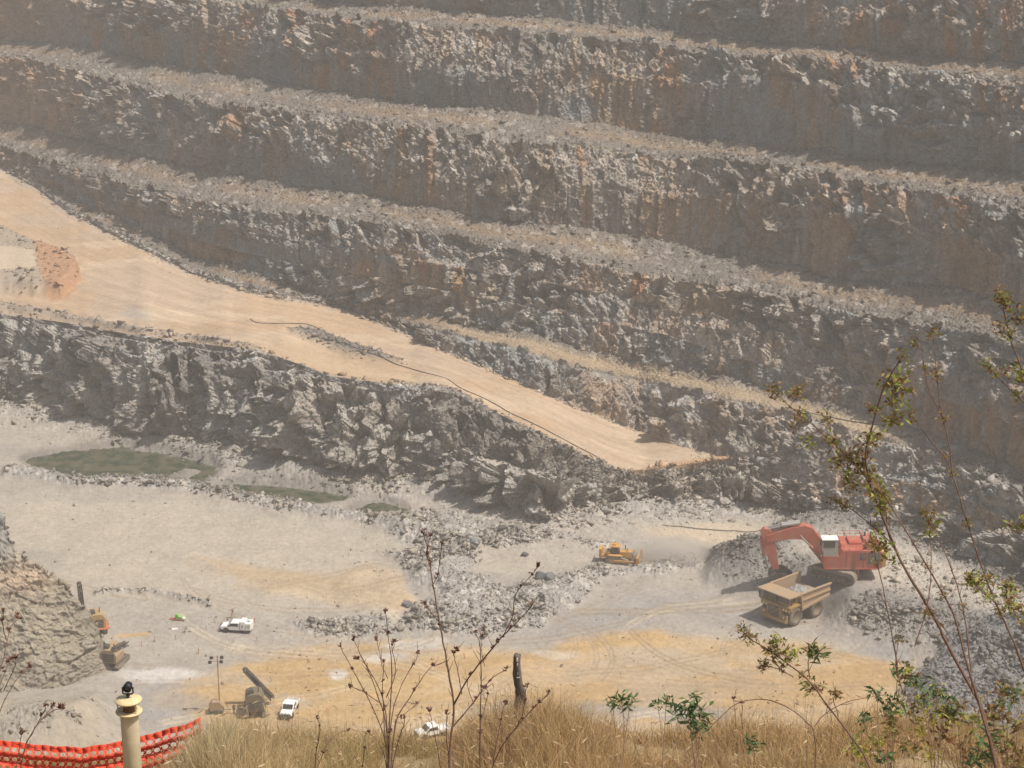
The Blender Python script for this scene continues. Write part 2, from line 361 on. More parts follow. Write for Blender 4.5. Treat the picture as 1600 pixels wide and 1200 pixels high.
# ---- albedo
X, Y, Z = PW[..., 0], PW[..., 1], PW[..., 2]
sh = X.shape
GREY = np.array((.325, .305, .28)); DARK = np.array((.175, .165, .155)); PALE = np.array((.50, .465, .415)); BROWN = np.array((.34, .235, .15)); RUST = np.array((.40, .19, .08))
TAN = np.array((.375, .284, .205)); GRAVEL = np.array((.17, .153, .136)); DUST = np.array((.42, .35, .27)); REDDIRT = np.array((.36, .20, .11))
A = np.ones(sh+(3,))*GREY
stra = ARC*.9
streak = fbm(stra*.42, Z*.035+SO, Z*0, 4, 101); streak2 = fbm(stra*1.6, Z*.06+SO, Z*0, 3, 103)
zone = fbm(X*.018, Y*.018+SO*.3, Z*.03, 3, 105)
upz = sstep(20, 70, Z)
A = mixc(A, DARK, (1-brk)*isface*(.15+.75*sstep(.42, .62, streak2)))
A = mixc(A, DARK*.8, (1-brk)*isface*.7*sstep(.25, .05, c5)); A = mixc(A, PALE*.8, (1-brk)*isface*.45*sstep(.80, .95, c5)); A = mixc(A, BROWN*.9, (1-brk)*isface*.6*sstep(.45, .55, c5)*sstep(.65, .55, c5))
A = mixc(A, PALE*.9, (1-brk)*isface*.7*sstep(.58, .74, fbm(stra*1.1, Z*.16+SO, Z*0, 4, 104)))
A = mixc(A, BROWN, isface*(.3+.65*sstep(.40, .58, streak))*sstep(.28, .52, zone+.20*upz)*(1-.35*brk)*(1-.7*lowA))
A = mixc(A, RUST, isface*sstep(.48, .62, streak)*sstep(.42, .56, fbm(X*.05, Y*.05+SO, Z*.07, 3, 107))*(.3+.65*upz)*(1-.8*lowA))
A = mixc(A, np.array((.23, .25, .26)), isface*.75*sstep(.48, .60, fbm(X*.06, Y*.06+SO+50, Z*.05, 3, 108)))
A = mixc(A, PALE, isface*brk*(.08+.8*sstep(.66, .95, c2)+.5*sstep(.75, .9, c4)*slab))
A = mixc(A, np.array((.40, .385, .355)), lowA*(.35+.55*sstep(.45, .8, c1))*(1-.8*pocket))
A = mixc(A, DARK*.8, pocket*.8)  # shade of the recessed pockets painted into the rock colour
A = mixc(A, DARK, isface*brk*.75*sstep(.30, .05, c1))
A = mixc(A, BROWN, isface*brk*.5*sstep(.6, .9, c3)*sstep(.4, .6, zone+.2*upz))
A = mixc(A, PALE*.9, lowA*brk*.35*sstep(.4, .8, c3))
A = mixc(A, GRAVEL, bench)
bt = fbm(X*.05, Y*.05, Z*0, 3, 109)
A = mixc(A, np.array((.24, .175, .12)), bench*(.10+.85*np.exp(-((SS-.6)/.20)**2)*sstep(.35, .55, bt+.1*upz)))
A = mixc(A, PALE*.85, bench*.45*sstep(.78, .95, c2))
A = mixc(A, DARK*1.3, bench*.4*sstep(.25, .05, c2))
cb = (SEG == 4).astype(float)
A = mixc(A, np.array((.37, .285, .195))*(.85+.3*vnoise(SS*9, ARC*.02, Z*0, 117))[..., None], np.clip(cbk*1.1, 0, 1)*.95)
lum = fbm(X*.06, Y*.06, Z*0, 4, 111)
rc = mixc(np.ones(sh+(3,))*TAN, np.array((.38, .265, .165)), sstep(.45, .62, lum)*.7)
rc = mixc(rc, np.array((.46, .36, .26)), sstep(.55, .7, fbm(X*.03+3, Y*.12, Z*0, 4, 113))*.6)
lane = fbm(SS*26+ARC*.004, ARC*.012, Z*0, 3, 118); lane2 = fbm(SS*70, ARC*.02, Z*0, 2, 119)
rc = rc*(1 + .34*(lane-.5) + .22*(lane2-.5))[..., None]
rc = mixc(rc, np.array((.36, .27, .185)), (np.exp(-((SS-.38-.03*np.sin(ARC*.02))/.02)**2)+np.exp(-((SS-.52-.03*np.sin(ARC*.02))/.02)**2)+np.exp(-((SS-.70-.02*np.sin(ARC*.03))/.018)**2))*.35*lane*1.4)
long_ = (X*.93 - Y*.37)*.02; acr = (X*.37 + Y*.93)
rc = rc*(1 + .16*(fbm(long_, acr*.55, Z*0, 3, 115)-.5))[..., None]*(1 + .14*(fbm(X*.5, Y*.5, Z*0, 3, 116)-.5))[..., None]
endf = sstep(1070, 1150, XPX + (fbm(X*.2, Y*.2, Z*0, 3, 125)-.5)*110)
rc = mixc(rc, np.array((.31, .265, .215)), endf*.85)
A = mixc(A, rc, road)
edgej = (fbm(X*.25, Y*.25, Z*0, 3, 123)-.5)*.06
shoulder = road*np.maximum(sstep(.94, .975, SS+edgej)*(XPX < 1000), sstep(.05, .02, SS+edgej)*(XPX > 620))
A = mixc(A, np.array((.36, .30, .24)), shoulder*.8)
berm = left*np.exp(-((SS-.035)/.03)**2)
A = mixc(A, np.array((.27, .235, .20)), np.clip(berm*1.2, 0, 1)*.85)
A = mixc(A, np.array((.33, .25, .18)), road*(1-sstep(0, .05, SS))*.8)
A = mixc(A, np.array((.30, .25, .20)), scarp*(1-pad)*.9)
A = mixc(A, REDDIRT, road*sstep(-2, 6, polysd(PX+jx, PY+jy, [(52,392),(86,396),(126,422),(134,440),(110,466),(80,474),(66,458),(60,430)]))*.85)
A = mixc(A, np.array((.42, .345, .255)), pad)
A = mixc(A, GRAVEL*1.05, heap)
A = mixc(A, np.array((.40, .31, .20)), pit1*.6)
A = mixc(A, np.array((.30, .28, .26)), road*sstep(-5, 8, polysd(PX, PY, [(180,495),(205,478),(240,492),(230,500)]))*.6)
A = mixc(A, np.array((.40, .26, .16)), endberm*.9)
slp = (SEG == 1)*sstep(640, 720, XPX)*(1-rend2)
A = mixc(A, GRAVEL*1.12, slp*.85)
dustface = np.exp(-(((PX-1080)/130)**2 + ((PY-775)/45)**2))*isface
A = mixc(A, np.array((.38, .33, .28)), dustface*.8)
topleft = sstep(190, 20, PX + PY*.35)*isface
A = mixc(A, np.array((.42, .27, .175)), topleft*.75)
A = mixc(A, RUST*1.1, isface*.7*sstep(-4, 10, polysd(PX, PY, [(985,432),(1022,405),(1012,440),(1002,470),(984,473)])))
vv = 1 + .5*(fbm(X*.35, Y*.35, Z*.35, 4, 121)-.5)
A = A*np.where(road > .5, 1, vv)[..., None]
A = np.clip(A, .03, .62)
WALL_P, WALL_A = PW, A
names = [('rock_face', 0, 0), ('rubble_slope', 1, 1), ('haul_road', 2, 2), ('rock_face', 3, 3), ('bench', 4, 4), ('rock_face', 5, 7), ('bench', 8, 8), ('rock_face', 9, 9), ('bench', 10, 10),
         ('rock_face', 11, 11), ('bench', 12, 12), ('rock_face', 13, 13), ('bench', 14, 14), ('rock_face', 15, 15), ('terrain', 16, 16)]
srow = np.array(segid)
for nm, a, b_ in names:
    r0 = np.where(srow == a)[0][0]; r1 = np.where(srow == b_)[0][-1]+2
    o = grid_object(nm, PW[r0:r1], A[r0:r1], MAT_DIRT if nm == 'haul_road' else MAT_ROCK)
    tag(o, kind='structure')
# ================================================================== PIT FLOOR, near wall and the grassy rim the camera stands on
yt = NODE['A0']
rows = []
FR = 330
A0y = yA0
ys_f = []
for k in range(FR+1):                            # from the foot of the wall towards the camera, even in the picture
    s = k/FR; ys_f.append(A0y*(1-s) + 1245*s)
FYpx = np.array(ys_f); FX = XS[None, :]*np.ones((FR+1, 1))
FYw = HC/tdrop(FYpx)
FYw[0] = WALL_P[0, :, 1]
# small step so that the floor meets the wall's foot exactly
FZ = np.zeros(FYw.shape)
fade = np.exp(-np.arange(FR+1)/14.)[:, None]
FZ += Z0[None, :]*0
Dx = FYw*C + HC*S
FXw = (FX-800)/F*Dx
x, y = FX, FYpx
X, Y = FXw, FYw
n1 = fbm(X*.05, Y*.05, X*0, 4, 201); n2 = fbm(X*.3, Y*.3, X*0, 4, 203); n3 = fbm(X*1.1, Y*1.1, X*0, 3, 205)
wx = x + (fbm(X*.12, Y*.12, X*0, 3, 207)-.5)*40; wy = y + (fbm(X*.12, Y*.12, X*0, 3, 208)-.5)*22
fb, fc, fe = blocks(X*.9, Y*.9, X*0+.5, 211, 1.2)
gb, gc, ge = blocks(X*2.0, Y*2.0, X*0+.5, 213, 1.2)
rub = np.zeros(x.shape)
H = (n1-.5)*.5 + (n2-.5)*.18 + (n3-.5)*.06
# talus along the foot of the lowest face
dt = FYpx - A0y[None, :]
tal = np.exp(-np.maximum(dt, 0)/16.)*(.5+1.2*n1)
H += tal*2.2*(1-sstep(1150, 1300, x)); rub = np.maximum(rub, np.exp(-np.maximum(dt-8, 0)/22.)*.9)
# ponds
PONDS = [[(38,716),(70,709),(110,705),(130,698),(200,697),(245,702),(270,708),(330,722),(345,732),(338,745),(300,752),(262,750),(215,750),(150,747),(95,741),(62,731),(45,722)],
         [(330,764),(352,754),(400,752),(450,757),(500,762),(550,772),(520,782),(470,785),(425,780),(385,773),(345,771)],
         [(545,795),(575,785),(605,783),(632,791),(602,802),(570,804)]]
pond = np.zeros(x.shape)
for p in PONDS: pond = np.maximum(pond, sstep(-6, 6, polysd(x + (n2-.5)*34, y + (n2-.5)*16, p)))
isl = sstep(-3, 5, polysd(x, y, [(258,742),(290,730),(318,733),(300,742),(275,746)]))
H = np.maximum(H, -.22)*(1-pond) + (-.62 + .5*(n3-.5) + .5*(n2-.5))*pond + isl*.75
# berms and rubble piles
def ridge(pts, wpx, h, r=1.0):
    global H, rub
    d = linesd(x + (n2-.5)*12, (y + (n2-.5)*6), pts)
    k = np.exp(-(d/wpx)**2); H = H + h*k*(.6+.8*n1); rub = np.maximum(rub, r*sstep(.25, .75, k))
ridge([(15,738),(60,742),(130,757),(200,757),(280,762),(345,775),(420,790),(520,806),(600,822),(680,842),(740,862)], 9, 1.5)
ridge([(330,752),(420,752),(500,760)], 5, .3, .5)
ridge([(150,927),(200,925),(240,926),(285,936),(330,946)], 3.2, 1.0, .9)
RP = [[(600,808),(700,795),(800,822),(900,835),(1000,848),(1040,855),(940,858),(880,848),(760,862),(690,868),(640,858),(610,840)],
      [(605,868),(700,862),(760,872),(735,895),(780,912),(860,905),(930,885),(1000,878),(1100,866),(1090,885),(1000,898),(940,920),(900,950),(850,985),(760,1000),(690,990),(620,975),(640,945),(690,930),(650,905)],
      [(450,975),(520,968),(600,960),(640,985),(560,1000),(490,995)]]
for p, h in zip(RP, (.5, 1.4, .6)):
    sdp = polysd(wx, wy, p); k = sstep(-8, 22, sdp); H = H + k*h*(.5+n1); rub = np.maximum(rub, sstep(-5, 8, sdp))
H += .5*sstep(-12, 18, polysd(wx, wy, [(530,895),(580,882),(650,905),(640,945),(600,965),(540,950),(520,920)]))*(.4+n2)
# the muck bench the excavator stands on and the dark heaps beside it
MUCK = [(1105,868),(1140,872),(1180,862),(1210,835),(1260,812),(1330,806),(1430,834),(1520,876),(1600,908),(1720,965),(2250,1140),(2250,1200),(1700,1110),(1600,1060),(1500,1035),(1430,1022),(1340,1000),(1290,982),(1255,952),(1205,942),(1150,925),(1110,905)]
sdm = polysd(x + (n1-.5)*26 + (n2-.5)*10, y + (n1-.5)*14, MUCK)
far_edge = sstep(0, 40, dt)
muck = np.where(y > A0y[None, :]+6, sstep(-20, 34, sdm), sstep(-20, 34, sdm))
H = H*(1-.6*muck) + 4.3*muck*(.88+.24*n1)
H = np.where(x > 1150, H + 0, H)
wallfoot = Z0[None, :]*np.exp(-np.maximum(dt, 0)/30.)
H = np.where(x > 1150, np.maximum(H, wallfoot*sstep(1150, 1350, x)), H)
rub = np.maximum(rub, muck*(1-.55*sstep(30, 60, sdm)))
d_p = np.hypot((x-1165)/46, (y-892)/24); pile = np.exp(-d_p**2*1.3); H += 2.6*pile*(.8+.4*n1); rub = np.maximum(rub, sstep(.2, .5, pile))
DARKH = [(1402,1085),(1425,1052),(1470,1018),(1560,1000),(1800,1010),(2250,1150),(2250,1300),(1600,1290),(1520,1200),(1450,1140)]
sdd = polysd(x + (n2-.5)*16, y + (n2-.5)*10, DARKH); dk = sstep(-6, 40, sdd); H += 2.6*dk*(.6+.8*n1); rub = np.maximum(rub, sstep(-4, 8, sdd)*.8)
# dug slot where the bucket works
H -= 2.0*np.exp(-(((x-1222)/24)**2 + ((y-915)/13)**2))
# flat stands under machines
def level(px, py, r, h, f0=.75, f1=1.25):
    global H, rub
    d = np.hypot(px-x, (py-y)*2.0); k = 1-sstep(r*f0, r*f1, d); H = H*(1-k) + h*k; rub = rub*(1-.9*k)
EXC = (1309, 938, 4.4)
level(EXC[0], EXC[1], 66, EXC[2]); level(1244, 962, 54, 0.05, .6, 1.7); level(968, 876, 34, .2)
for a_, b_ in ((370, 984), (453, 1112), (397, 1100), (183, 1030), (155, 980), (678, 1158), (340, 1108), (366, 1106), (278, 968)): level(a_, b_, 24, 0.0)
# apron of the spur, lower left
apr = sstep(0, 130, polysd(wx, wy, [(-700,1000),(0,1060),(160,1052),(205,1085),(235,1150),(280,1230),(300,1300),(-700,1300)]))
H += apr*7.0 + apr*((n1-.5)*3.0 + (fbm(X*.12, Y*.12, X*0, 4, 231)-.5)*3.0); rub = np.maximum(rub, apr*sstep(.52, .66, fbm(X*.15, Y*.15, X*0, 4, 229))*.8)
H = H + np.where(rub > 0, rub*((fb-.45)*.30 + (gb-.5)*.16), 0) + (gb-.5)*.05
H[0] = WALL_P[0, :, 2]; H[1] = H[1]*.5 + H[0]*.5
FP = np.stack([(x-800)/F*Dx, FYw, H], -1); FP[0] = WALL_P[0]
# ---- albedo of the floor
GR = np.array((.285, .258, .225)); TANF = np.array((.385, .265, .135)); SAND = np.array((.41, .315, .21)); BLUE = np.array((.262, .245, .228)); WHITE = np.array((.50, .475, .44))
A = np.ones(x.shape+(3,))*GR
A = mixc(A, np.array((.35, .305, .25)), sstep(.40, .62, fbm(X*.025, Y*.06, X*0, 4, 221))*.75)
main = sstep(-10, 30, polysd(wx, wy, [(20,750),(130,768),(300,778),(460,806),(600,845),(640,880),(560,900),(440,960),(330,930),(150,915),(110,900),(40,850)]))
A = mixc(A, np.array((.35, .308, .252)), main*.8)
A = mixc(A, BLUE, sstep(-10, 26, polysd(wx, wy, [(150,935),(280,940),(340,958),(560,960),(480,1000),(340,1010),(200,1010),(150,980)]))*.55)
A = mixc(A, BLUE, sstep(-10, 30, polysd(wx, wy, [(690,985),(900,950),(1000,905),(1110,905),(1180,945),(1300,985),(1420,1010),(1440,1050),(1380,1080),(1300,1000),(1100,985),(900,1010),(800,1000)]))*.7)
sand = sstep(-6, 14, polysd(wx, wy, [(300,862),(420,884),(520,890),(570,880),(640,900),(650,945),(610,965),(520,950),(420,925),(330,890)]))
A = mixc(A, SAND, sand*(.55+.4*n2))
wx2 = x + (fbm(X*.035, Y*.035, X*0, 4, 251)-.5)*210; wy2 = y + (fbm(X*.05, Y*.05, X*0, 4, 252)-.5)*95
tan = sstep(-10, 12, polysd(wx2, wy2, [(430,1000),(560,990),(640,1000),(720,985),(830,1000),(930,1010),(1050,1000),(1180,985),(1300,1000),(1390,1020),(1420,1060),(1400,1130),(1400,1260),(250,1260),(300,1120),(180,1080),(300,1040)]))
tn = fbm((X*.6+Y*.5)*.06, (Y-X*.3)*.35, X*0, 4, 225)
tc_ = mixc(np.ones(x.shape+(3,))*TANF, np.array((.34, .23, .115)), sstep(.5, .72, tn)*.75)
tc_ = mixc(tc_, SAND, sstep(.48, .3, tn)*.6)
tc_ = mixc(tc_, np.array((.33, .29, .24)), sstep(.55, .72, fbm(X*.07, Y*.12, X*0, 4, 227))*.5)
A = mixc(A, tc_, tan)
for cx, cy, rx, ry, c_, s_ in ((640,1010,55,10,WHITE,.8),(600,1030,40,9,WHITE,.75),(515,1055,16,9,WHITE,.95),(680,1000,30,6,WHITE,.6),(250,1055,70,14,WHITE,.7),(640,1020,60,20,BLUE,.35),(240,1095,80,30,BLUE,.7),(1010,1115,170,14,BLUE,.8),(930,1140,60,16,WHITE,.5),(760,1110,50,14,BLUE,.5),(205,989,26,5,TANF,.9),(860,1020,45,7,WHITE,.4),(1000,1060,120,12,SAND,.5),(560,1070,60,18,np.array((.38,.30,.155)),.6),(450,1040,80,22,TANF,.4),(1215,1080,130,26,np.array((.38,.26,.13)),.5),(1150,1010,140,16,TANF,.5)):
    q = sstep(1.25, .55, np.hypot((wx-cx)/rx, (wy-cy)/ry) + (n2-.5)*.9); A = mixc(A, c_, q*s_)
# tyre tracks across the packed floor: real darker and paler strips of disturbed dirt
for pts, wd, s_ in (([(380,905),(460,905),(560,930),(620,940)], 4, .35), ([(300,880),(420,896),(540,915)], 3, .3), ([(560,1010),(680,1040),(800,1060),(960,1075),(1200,1085)], 3, .3), ([(700,990),(640,1030),(560,1075),(540,1130)], 3, .3), ([(1150,1060),(1240,1090),(1350,1130)], 4, .35), ([(840,1030),(960,1060),(1100,1065),(1300,1040)], 3, .3), ([(430,1030),(520,1000),(600,990)], 3, .3), ([(1100,1080),(1230,1110),(1330,1150)], 5, .35)):
    d = linesd(wx*.4+x*.6, wy*.4+y*.6, pts)
    for off in (0, wd*2.6): A = mixc(A, np.array((.30, .215, .13)), np.exp(-((d-off)/wd)**2)*s_*(.4+n2))
rt_ = random.Random(17)
for k in range(46):
    x0_, y0_ = rt_.uniform(200, 1350), rt_.uniform(880, 1130); an = rt_.uniform(-.35, .35) + (math.pi if rt_.random() < .5 else 0); cu = rt_.uniform(-.0035, .0035); pts = [(x0_, y0_)]
    for q in range(9):
        x0_ += 34*math.cos(an); y0_ += 15*math.sin(an)+rt_.uniform(-1, 1); an += cu*34*2; pts.append((x0_, y0_))
    d = linesd(wx*.25+x*.75, wy*.25+y*.75, pts); wd = rt_.uniform(.9, 1.8); cc = rt_.choice([np.array((.24, .18, .115)), np.array((.25, .20, .15)), np.array((.47, .39, .28))])
    k_ = np.exp(-((d-3.2)/wd)**2)*rt_.uniform(.4, .8)*(.2+1.4*n2)
    A = mixc(A, cc, np.clip(k_, 0, .6)*(1-rub)); H = H - .05*np.clip(k_, 0, 1)
FP[..., 2] = H; FP[0] = WALL_P[0]
stone = np.array((.285, .27, .25))
A = mixc(A, stone, np.clip(rub, 0, 1)*.85)
A = mixc(A, PALE, rub*.6*sstep(.65, .95, fc)); A = mixc(A, DARK*1.3, rub*.6*sstep(.3, .05, gc))
A = mixc(A, np.array((.17, .163, .158)), np.clip(muck*(1-sstep(45, 75, sdm)), 0, 1)*.75); A = mixc(A, np.array((.375, .335, .285)), muck*sstep(38, 66, sdm)*.75)
A = mixc(A, np.array((.175, .168, .162)), np.clip(pile*1.6, 0, 1)*.9)
A = mixc(A, np.array((.165, .162, .166)), sstep(-4, 12, sdd)*.85)
A = mixc(A, np.array((.32, .268, .20)), apr*.9)
A = mixc(A, np.array((.24, .225, .20)), apr*sstep(.5, .7, fbm(X*.15, Y*.15, X*0, 4, 229))*.6)
A = mixc(A, np.array((.46, .37, .26)), sstep(-10, 16, polysd(wx, wy, [(985,832),(1100,812),(1200,815),(1230,830),(1190,848),(1100,862),(1000,850)]))*(1-pile)*.85)
wet = sstep(-14, 0, np.max([polysd(x, y, p) for p in PONDS], axis=0)); A = A*(1-.35*wet)[..., None]
A = A*(1 + .22*(n3-.5) + .25*(n2-.5))[..., None]
A = np.clip(A, .03, .62)
A[0] = WALL_A[0]
tag(grid_object('ground', FP, A, MAT_DIRT), kind='structure')
# water in the hollows
def flat_poly(name, polys, z, mat, grow=0):
    V, Fc = [], []
    for p in polys:
        c = np.mean(np.array(p), 0); b0 = len(V)
        for q in p:
            q = c + (np.array(q)-c)*(1+grow); V.append(at(q[0], q[1], z)[:])
        Fc.append(list(range(b0, len(V)))[::-1])
    me = bpy.data.meshes.new(name); me.from_pydata(V, [], Fc); me.materials.append(mat)
    o = bpy.data.objects.new(name, me); COL.objects.link(o); return o
mw, t, b = newmat('still_water'); b.inputs['Base Color'].default_value = (.052, .062, .038, 1); b.inputs['Roughness'].default_value = .05; b.inputs['Specular IOR Level'].default_value = .35
nz = N(t, 'ShaderNodeTexNoise'); nz.inputs['Scale'].default_value = .35; nz.inputs['Detail'].default_value = 3
g = N(t, 'ShaderNodeNewGeometry'); t.links.new(g.outputs['Position'], nz.inputs['Vector'])
rp = N(t, 'ShaderNodeValToRGB'); rp.color_ramp.elements[0].color = (.040, .056, .034, 1); rp.color_ramp.elements[1].color = (.10, .092, .06, 1); rp.color_ramp.elements[0].position = .38; rp.color_ramp.elements[1].position = .62
t.links.new(nz.outputs['Fac'], rp.inputs['Fac']); t.links.new(rp.outputs['Color'], b.inputs['Base Color'])
tag(flat_poly('water', [[(25,692),(330,692),(650,770),(650,812),(520,802),(330,770),(60,748),(15,735)]], -.30, mw, 0), kind='structure')

# near side: floor runs on under the rim, then the near wall climbs to the grassy edge
def rimdrop(Xv, Yv):
    """height of the rim's ground below the camera"""
    d = 1.75 + .52*Yv
    sh = 9.6 + .30*(Yv-18) + .02*Yv                # shelf near the edge
    d = np.where(Yv < 18.0, np.minimum(1.75+.515*Yv, 11.2), 11.02+.37*(Yv-18))
    hump = .72*np.exp(-((Xv-.25)/1.1)**2)*np.exp(-((Yv-22)/3.5)**2) + .35*np.exp(-((Xv-5.2)/1.6)**2)*np.exp(-((Yv-22)/4.)**2) + .12*np.exp(-((Xv+3.2)/1.0)**2)
    d = d - .16 + .22*sstep(-3.6, -4.8, Xv)
    hump = hump + .50*np.exp(-((Xv+3.55)/.65)**2)*np.exp(-((Yv-20.6)/1.6)**2)
    d = d - hump - .25*(vnoise(Xv*.6, Yv*.6, Xv*0, 241)-.5)
    return d
gx = np.linspace(-70, 70, 330); gy = np.concatenate([np.linspace(-40, 14, 40, endpoint=False), np.linspace(14, 25.3, 80)])
GX, GY = np.meshgrid(gx, gy)
RZ = HC - np.where(GY < 0, 1.75+.02*GY*0, rimdrop(GX, GY))
RP_ = np.stack([GX, GY, RZ], -1)
RA = np.ones(GX.shape+(3,))*np.array((.24, .175, .10)); RA = mixc(RA, np.array((.34, .26, .15)), fbm(GX*.8, GY*.8, GX*0, 3, 243)); 
tag(grid_object('hillside', RP_, RA, MAT_DIRT), kind='structure')
nr = 60; NP = np.zeros((nr+1, len(gx), 3)); e0 = RP_[-1]; 
for k in range(nr+1):
    s = k/nr; NP[k] = e0*(1-s) + np.stack([gx*2.2, gx*0+110, gx*0-.3], -1)*s
    NP[k, :, 1] += (fbm(gx*.15, gx*0+k*.2, gx*0, 3, 245)-.5)*4*min(1, k/4)*min(1, (nr-k)/4)
tag(grid_object('rock_face', NP, np.ones(NP.shape)*np.array((.27, .24, .20)), MAT_ROCK), kind='structure')
nf = 30; e1 = FP[-1]; QP = np.zeros((nf+1, NX, 3))
for k in range(nf+1):
    s = k/nf; QP[k] = e1*(1-s) + np.stack([e1[:, 0]*.42, e1[:, 1]*0+95, e1[:, 2]*0-.2], -1)*s
tag(grid_object('ground', QP, np.ones(QP.shape)*A[-1][None], MAT_DIRT), kind='structure')

# ---- the rock spur on the left, nearer than the drill rigs
sx = np.concatenate([np.arange(-520, -20, 8.), np.arange(-20, 186, 1.3)])
def LS(*pts):
    p = np.array(pts, float); return np.interp(sx, p[:, 0], p[:, 1])
ytoe = LS((-520,1150),(-150,1100),(0,1090),(60,1086),(110,1076),(140,1064),(160,1054),(172,1046),(186,1044))
ycr = LS((-520,420),(-100,700),(-25,780),(0,812),(14,845),(26,862),(48,880),(72,893),(100,915),(120,938),(140,957),(156,988),(166,1015),(172,1044),(186,1044)) + (vnoise(sx*.12, sx*0, sx*0, 301)-.5)*7
tt = tdrop(ytoe); Yt = HC/tt
g_ = 1.15
Yc = (HC + g_*Yt)/(tdrop(ycr)+g_); zc = g_*(Yc-Yt)
ns, nb = 200, 50
SP = np.zeros((ns+nb+1, len(sx), 3)); SB = np.zeros(SP.shape[:2])
for k in range(ns+1):
    s = k/ns; Yk = Yt*(1-s)+Yc*s; zk = zc*s - .6*(1-s)
    SP[k, :, 1] = Yk; SP[k, :, 2] = zk
for k in range(1, nb+1):
    s = k/nb; SP[ns+k, :, 1] = Yc + s*(3+zc*.6); SP[ns+k, :, 2] = zc*(1-s) - 1.0*s
pxs = sx[None, :]*np.ones((ns+nb+1, 1))
SP[..., 0] = (pxs-800)/F*(SP[..., 1]*C + (HC-SP[..., 2])*S)
SX, SY, SZ = SP[..., 0], SP[..., 1], SP[..., 2]
sn = grid_normals(SP); sn = np.where(sn[..., 1:2] > 0, -sn, sn)*np.where(np.arange(ns+nb+1) > ns, 1, 1)[:, None, None]
b1, k1, _ = blocks(SX*.30+SZ*.25, SY*.30, SZ*.55-SX*.12, 303, 1.3); b2, k2, _ = blocks(SX*.9+SZ*.5, SY*.9, SZ*1.5-SX*.3, 305, 1.3); b3, k3, _ = blocks(SX*2.4+SZ, SY*2.4, SZ*3.2-SX*.6, 307, 1.2)
fd = np.clip(np.minimum(1, np.minimum(np.arange(ns+nb+1)/12., 1))[:, None], 0, 1)*np.clip((172-pxs)/20, 0, 1)
ds = fd*((b1-.5)*.42 + (b2-.5)*.26 + (b3-.5)*.13 + (fbm(SX*.04+SZ*.1, SY*.04, SZ*.7-SX*.1, 3, 308)-.5)*1.0 + (fbm(SX*.1, SY*.1, SZ*.1, 3, 309)-.5)*3.0)
SP[:ns+1] += (sn*ds[..., None])[:ns+1]
SA = np.ones(SP.shape)*np.array((.24, .21, .165))
SA = mixc(SA, np.array((.31, .265, .205)), sstep(.4, .7, fbm(SX*.12, SY*.12, SZ*.12, 4, 311))*.8)
SA = mixc(SA, np.array((.36, .31, .24)), .4*sstep(.7, .95, k2)); SA = mixc(SA, np.array((.24, .22, .19)), .6*sstep(.25, .05, k2))
SA = mixc(SA, np.array((.42, .31, .22)), .8*np.exp(-(((proj(SP)[0]-35)/45)**2 + ((proj(SP)[1]-905)/25)**2)))
SA = mixc(SA, np.array((.24, .24, .23)), sstep(60, -10, pxs)*sstep(900, 840, proj(SP)[1])*.8)
SA = SA*(1+.3*(fbm(SX*1., SY*1., SZ*1., 3, 313)-.5))[..., None]
tag(grid_object('rock_spur', SP, SA, MAT_DIRT), kind='structure')
# ================================================================== broken stone lying about: far too many to count
import bmesh
def stone_shape(seed, n=10, flat=1.0):
    r = random.Random(seed); bm = bmesh.new()
    for i in range(n):
        v = Vector((r.gauss(0, 1), r.gauss(0, 1), r.gauss(0, 1))).normalized()*r.uniform(.75, 1.1)
        bm.verts.new((v.x, v.y*r.uniform(.7, 1), v.z*flat))
    bmesh.ops.convex_hull(bm, input=bm.verts)
    bmesh.ops.delete(bm, geom=[v for v in bm.verts if not v.link_faces], context='VERTS')
    bmesh.ops.triangulate(bm, faces=bm.faces)
    bm.verts.index_update()
    V = np.array([v.co[:] for v in bm.verts]); Fc = np.array([[v.index for v in f.verts] for f in bm.faces]); bm.free()
    return V, Fc
SHAPES = [stone_shape(k, 7+k % 4, .42+.06*(k % 6)) for k in range(14)]
def scatter(name, pts, sizes, cols, mat):
    VV, FF, AA, b0 = [], [], [], 0
    kinds = RNG.integers(0, len(SHAPES), len(pts))
    for k, (V, Fc) in enumerate(SHAPES):
        m = np.where(kinds == k)[0]
        if not len(m): continue
        a = RNG.uniform(0, 6.283, len(m)); tl = RNG.uniform(-.5, .5, (len(m), 2)); s = sizes[m][:, None]
        st = RNG.uniform(.7, 1.35, (len(m), 1, 3))
        W = V[None]*st
        ca, sa = np.cos(a)[:, None], np.sin(a)[:, None]
        x_, y_, z_ = W[..., 0]*ca-W[..., 1]*sa, W[..., 0]*sa+W[..., 1]*ca, W[..., 2]
        z_ = z_ + x_*tl[:, :1] + y_*tl[:, 1:]
        P = np.stack([x_*s, y_*s, z_*s], -1) + pts[m][:, None, :] + np.array((0, 0, 1.))*s[..., None]*.22
        n = len(V); VV.append(P.reshape(-1, 3)); AA.append(np.repeat(cols[m], n, 0))
        FF.append((Fc[None] + b0 + (np.arange(len(m))*n)[:, None, None]).reshape(-1, 3)); b0 += n*len(m)
    me = bpy.data.meshes.new(name); raw_mesh(me, np.concatenate(VV), np.concatenate(FF), np.concatenate(AA)); me.materials.append(mat)
    o = bpy.data.objects.new(name, me); COL.objects.link(o); return o
def pick(P, wgt, n):
    p = (wgt/wgt.sum()).ravel(); i = RNG.choice(p.size, n, p=p); Q = P.reshape(-1, 3)[i]
    return Q + RNG.uniform(-.1, .1, Q.shape)*np.array((1, 1, 0)), i
def psize(n, lo=.10, hi=.95, k=.48): return np.minimum(lo*(1-RNG.random(n))**(-k), hi)
inview = ((FX > -120) & (FX < 1720) & (FYpx < 1215)).astype(float)
area = (FYw/300.)**2
